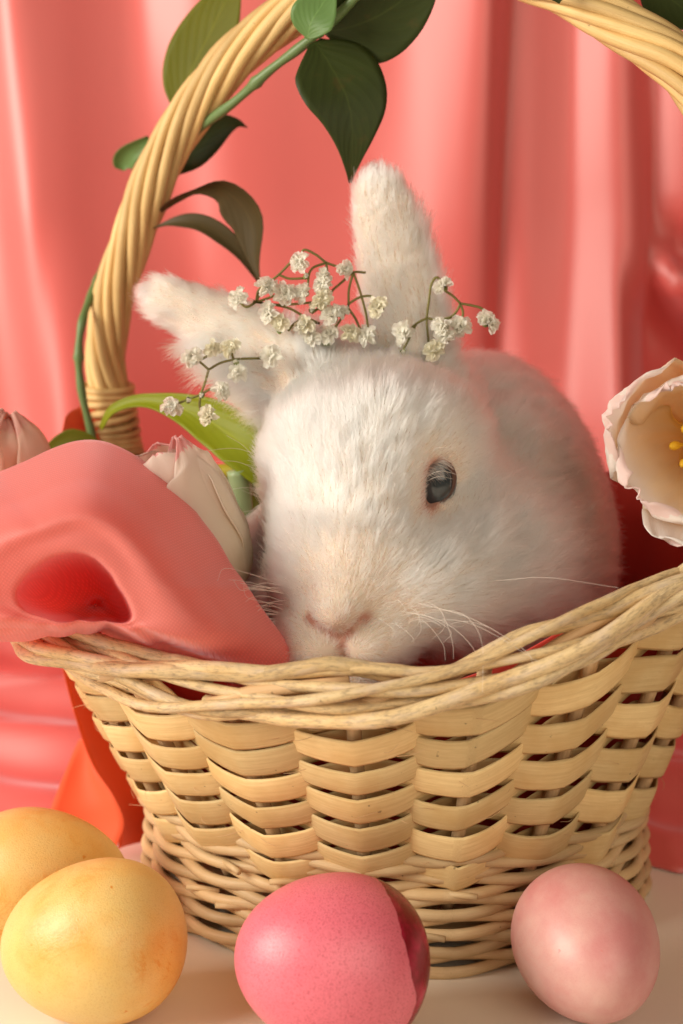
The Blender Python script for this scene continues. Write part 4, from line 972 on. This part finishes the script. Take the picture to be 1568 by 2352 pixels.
def sprig(label, stems, flowers, buds, y):
    e = empty('breath_sprig', Wp(stems[0][0][0], stems[0][0][1], y)); tag(e, label, "flower sprig", "baby's breath sprigs on the rabbit's head")
    for st in stems:
        add_tube('stem', catmull([Wp(q[0], q[1], y+(q[2] if len(q) > 2 else .0)) for q in st], max(8, 5*len(st))), .042, M_bst, e, 6)
    for f in flowers:
        px, py = f[:2]; big = f[2] if len(f) > 2 else 1; beige = len(f) > 3
        p = Wp(px, py, y-.25+rndb.uniform(-.15, .15)); fo = place('flower', (BLB if beige else BL)[rndb.randrange(2 if beige else 5)], p, e, 1.30*big*rndb.uniform(.9, 1.08))
        c = bpy.data.objects.new('calyx', CM); C.objects.link(c); c.parent = fo; c.location = (0, 0, -.03*S)
    for (px, py) in buds:
        p = Wp(px, py, y-.1); place('bud', CM, p, e, .9, Vector((rndb.uniform(-.6, .6), -.4, rndb.uniform(-1, 1)))); b2 = place('bud_tip', BL[1], p+V(0, -.08, .0), e, .30)
sprig("sprig of tiny white flowers hanging below the rabbit's sideways ear",
      [[(600, 823), (560, 824), (536, 826), (505, 834), (479, 849)], [(479, 849), (456, 829), (442, 820)], [(479, 849), (470, 880), (461, 906), (459, 938), (476, 952)], [(461, 906), (427, 919), (400, 930)], [(461, 906), (486, 893), (505, 900)], [(456, 829), (480, 815), (505, 797)], [(536, 826), (541, 845), (545, 856)], [(536, 826), (532, 812), (528, 800)], [(590, 823), (612, 820)]],
      [(438, 817), (490, 801, .85, 1), (528, 798, .95, 1), (623, 818, 1.1), (545, 858, 1.1), (507, 899, 1.1), (396, 935), (477, 957, 1.05, 1)], [(541, 830), (433, 918), (463, 907)], -2.9)
sprig("spreading sprig of white flowers between the rabbit's two ears",
      [[(840, 626), (811, 626), (785, 648), (765, 665)], [(811, 626), (780, 614), (749, 603), (725, 585), (697, 574), (690, 600)], [(749, 603), (713, 621), (705, 673)], [(811, 626), (801, 665), (799, 704), (785, 730), (770, 751)], [(811, 626), (822, 655), (830, 681), (840, 720), (845, 756)], [(830, 681), (850, 680), (865, 690)], [(830, 681), (812, 690), (799, 704), (815, 730), (827, 756)], [(588, 694), (640, 700), (702, 696), (740, 690)], [(588, 694), (605, 660), (640, 631), (671, 600), (685, 600)], [(640, 631), (665, 640), (697, 639)], [(588, 694), (593, 668), (608, 655)], [(588, 694), (565, 705), (547, 690)], [(588, 694), (630, 700), (666, 709), (700, 728), (734, 743)], [(661, 760), (680, 740), (702, 736), (734, 743)], [(749, 603), (751, 630), (745, 650)], [(580, 700), (585, 690), (588, 694), (640, 676), (655, 675)], [(715, 720), (740, 700), (765, 665)], [(640, 757), (650, 735), (645, 735)]],
      [(689, 603, 1.15), (788, 619, 1.05), (612, 656, 1.05), (547, 685, 1.1), (740, 652, 1.1), (742, 635, .8), (655, 675, 1.1), (697, 674, 1.05), (738, 684, 1, 1), (736, 700, .9, 1), (870, 704, 1.1, 1), (617, 720, 1.1), (645, 737, 1, 1), (765, 726, 1.1), (718, 768, 1.1), (757, 768, 1.1), (806, 762, 1, 1), (840, 771, 1), (703, 745, 1, 1), (782, 717, .8), (690, 752, .8)], [(703, 632), (640, 757), (745, 788), (744, 637), (715, 712)], -2.6)
sprig("sprig of white flowers standing out to the right of the rabbit's upright ear",
      [[(985, 800), (982, 765), (980, 731), (985, 690), (990, 655), (1002, 637), (1015, 648)], [(980, 731), (1005, 734), (1035, 728), (1050, 712), (1057, 697)], [(1057, 697), (1040, 680), (1022, 668)], [(1057, 697), (1085, 702), (1105, 708), (1117, 722)], [(1057, 697), (1063, 718), (1060, 740)], [(980, 731), (958, 742), (935, 762)], [(955, 745), (938, 780), (926, 802)], [(1035, 728), (1022, 745), (1015, 752)], [(1060, 752), (1045, 770), (1025, 772)]],
      [(1017, 657, 1.05), (1120, 739, 1.2), (1057, 749, 1.05), (1013, 752, 1.1), (1023, 775, 1.05), (927, 766, 1.2), (1000, 808, 1.1, 1)], [(925, 808)], -2.7)

# stray wood fibres standing off the basket's strips and rods
fb = []; rnd = random.Random(31)
for k in range(70):
    ph = rnd.uniform(-2.9, -.2); t = rnd.uniform(.02, 1.15); R_ = radial(ph); tn = nrm(np.cross(V(0, 0, 1), R_)); p = wall(ph, min(t, 1))+R_*(.45 if t < 1 else 1.0)+V(0, 0, 0 if t < 1 else rnd.uniform(.3, 1.6))
    d = tn*rnd.choice((-1, 1))+V(0, 0, rnd.uniform(-.4, .5))+R_*rnd.uniform(.05, .5); L_ = rnd.uniform(.25, 1.0)
    fb.append(catmull([p-R_*.12, p+d*L_*.5+R_*.05, p+d*L_+V(0, 0, rnd.uniform(-.15, .15))], 8))
curves_obj('stray_fibres', np.array(fb), .010, .004, M_stake, bk)['kind'] = 'stuff'
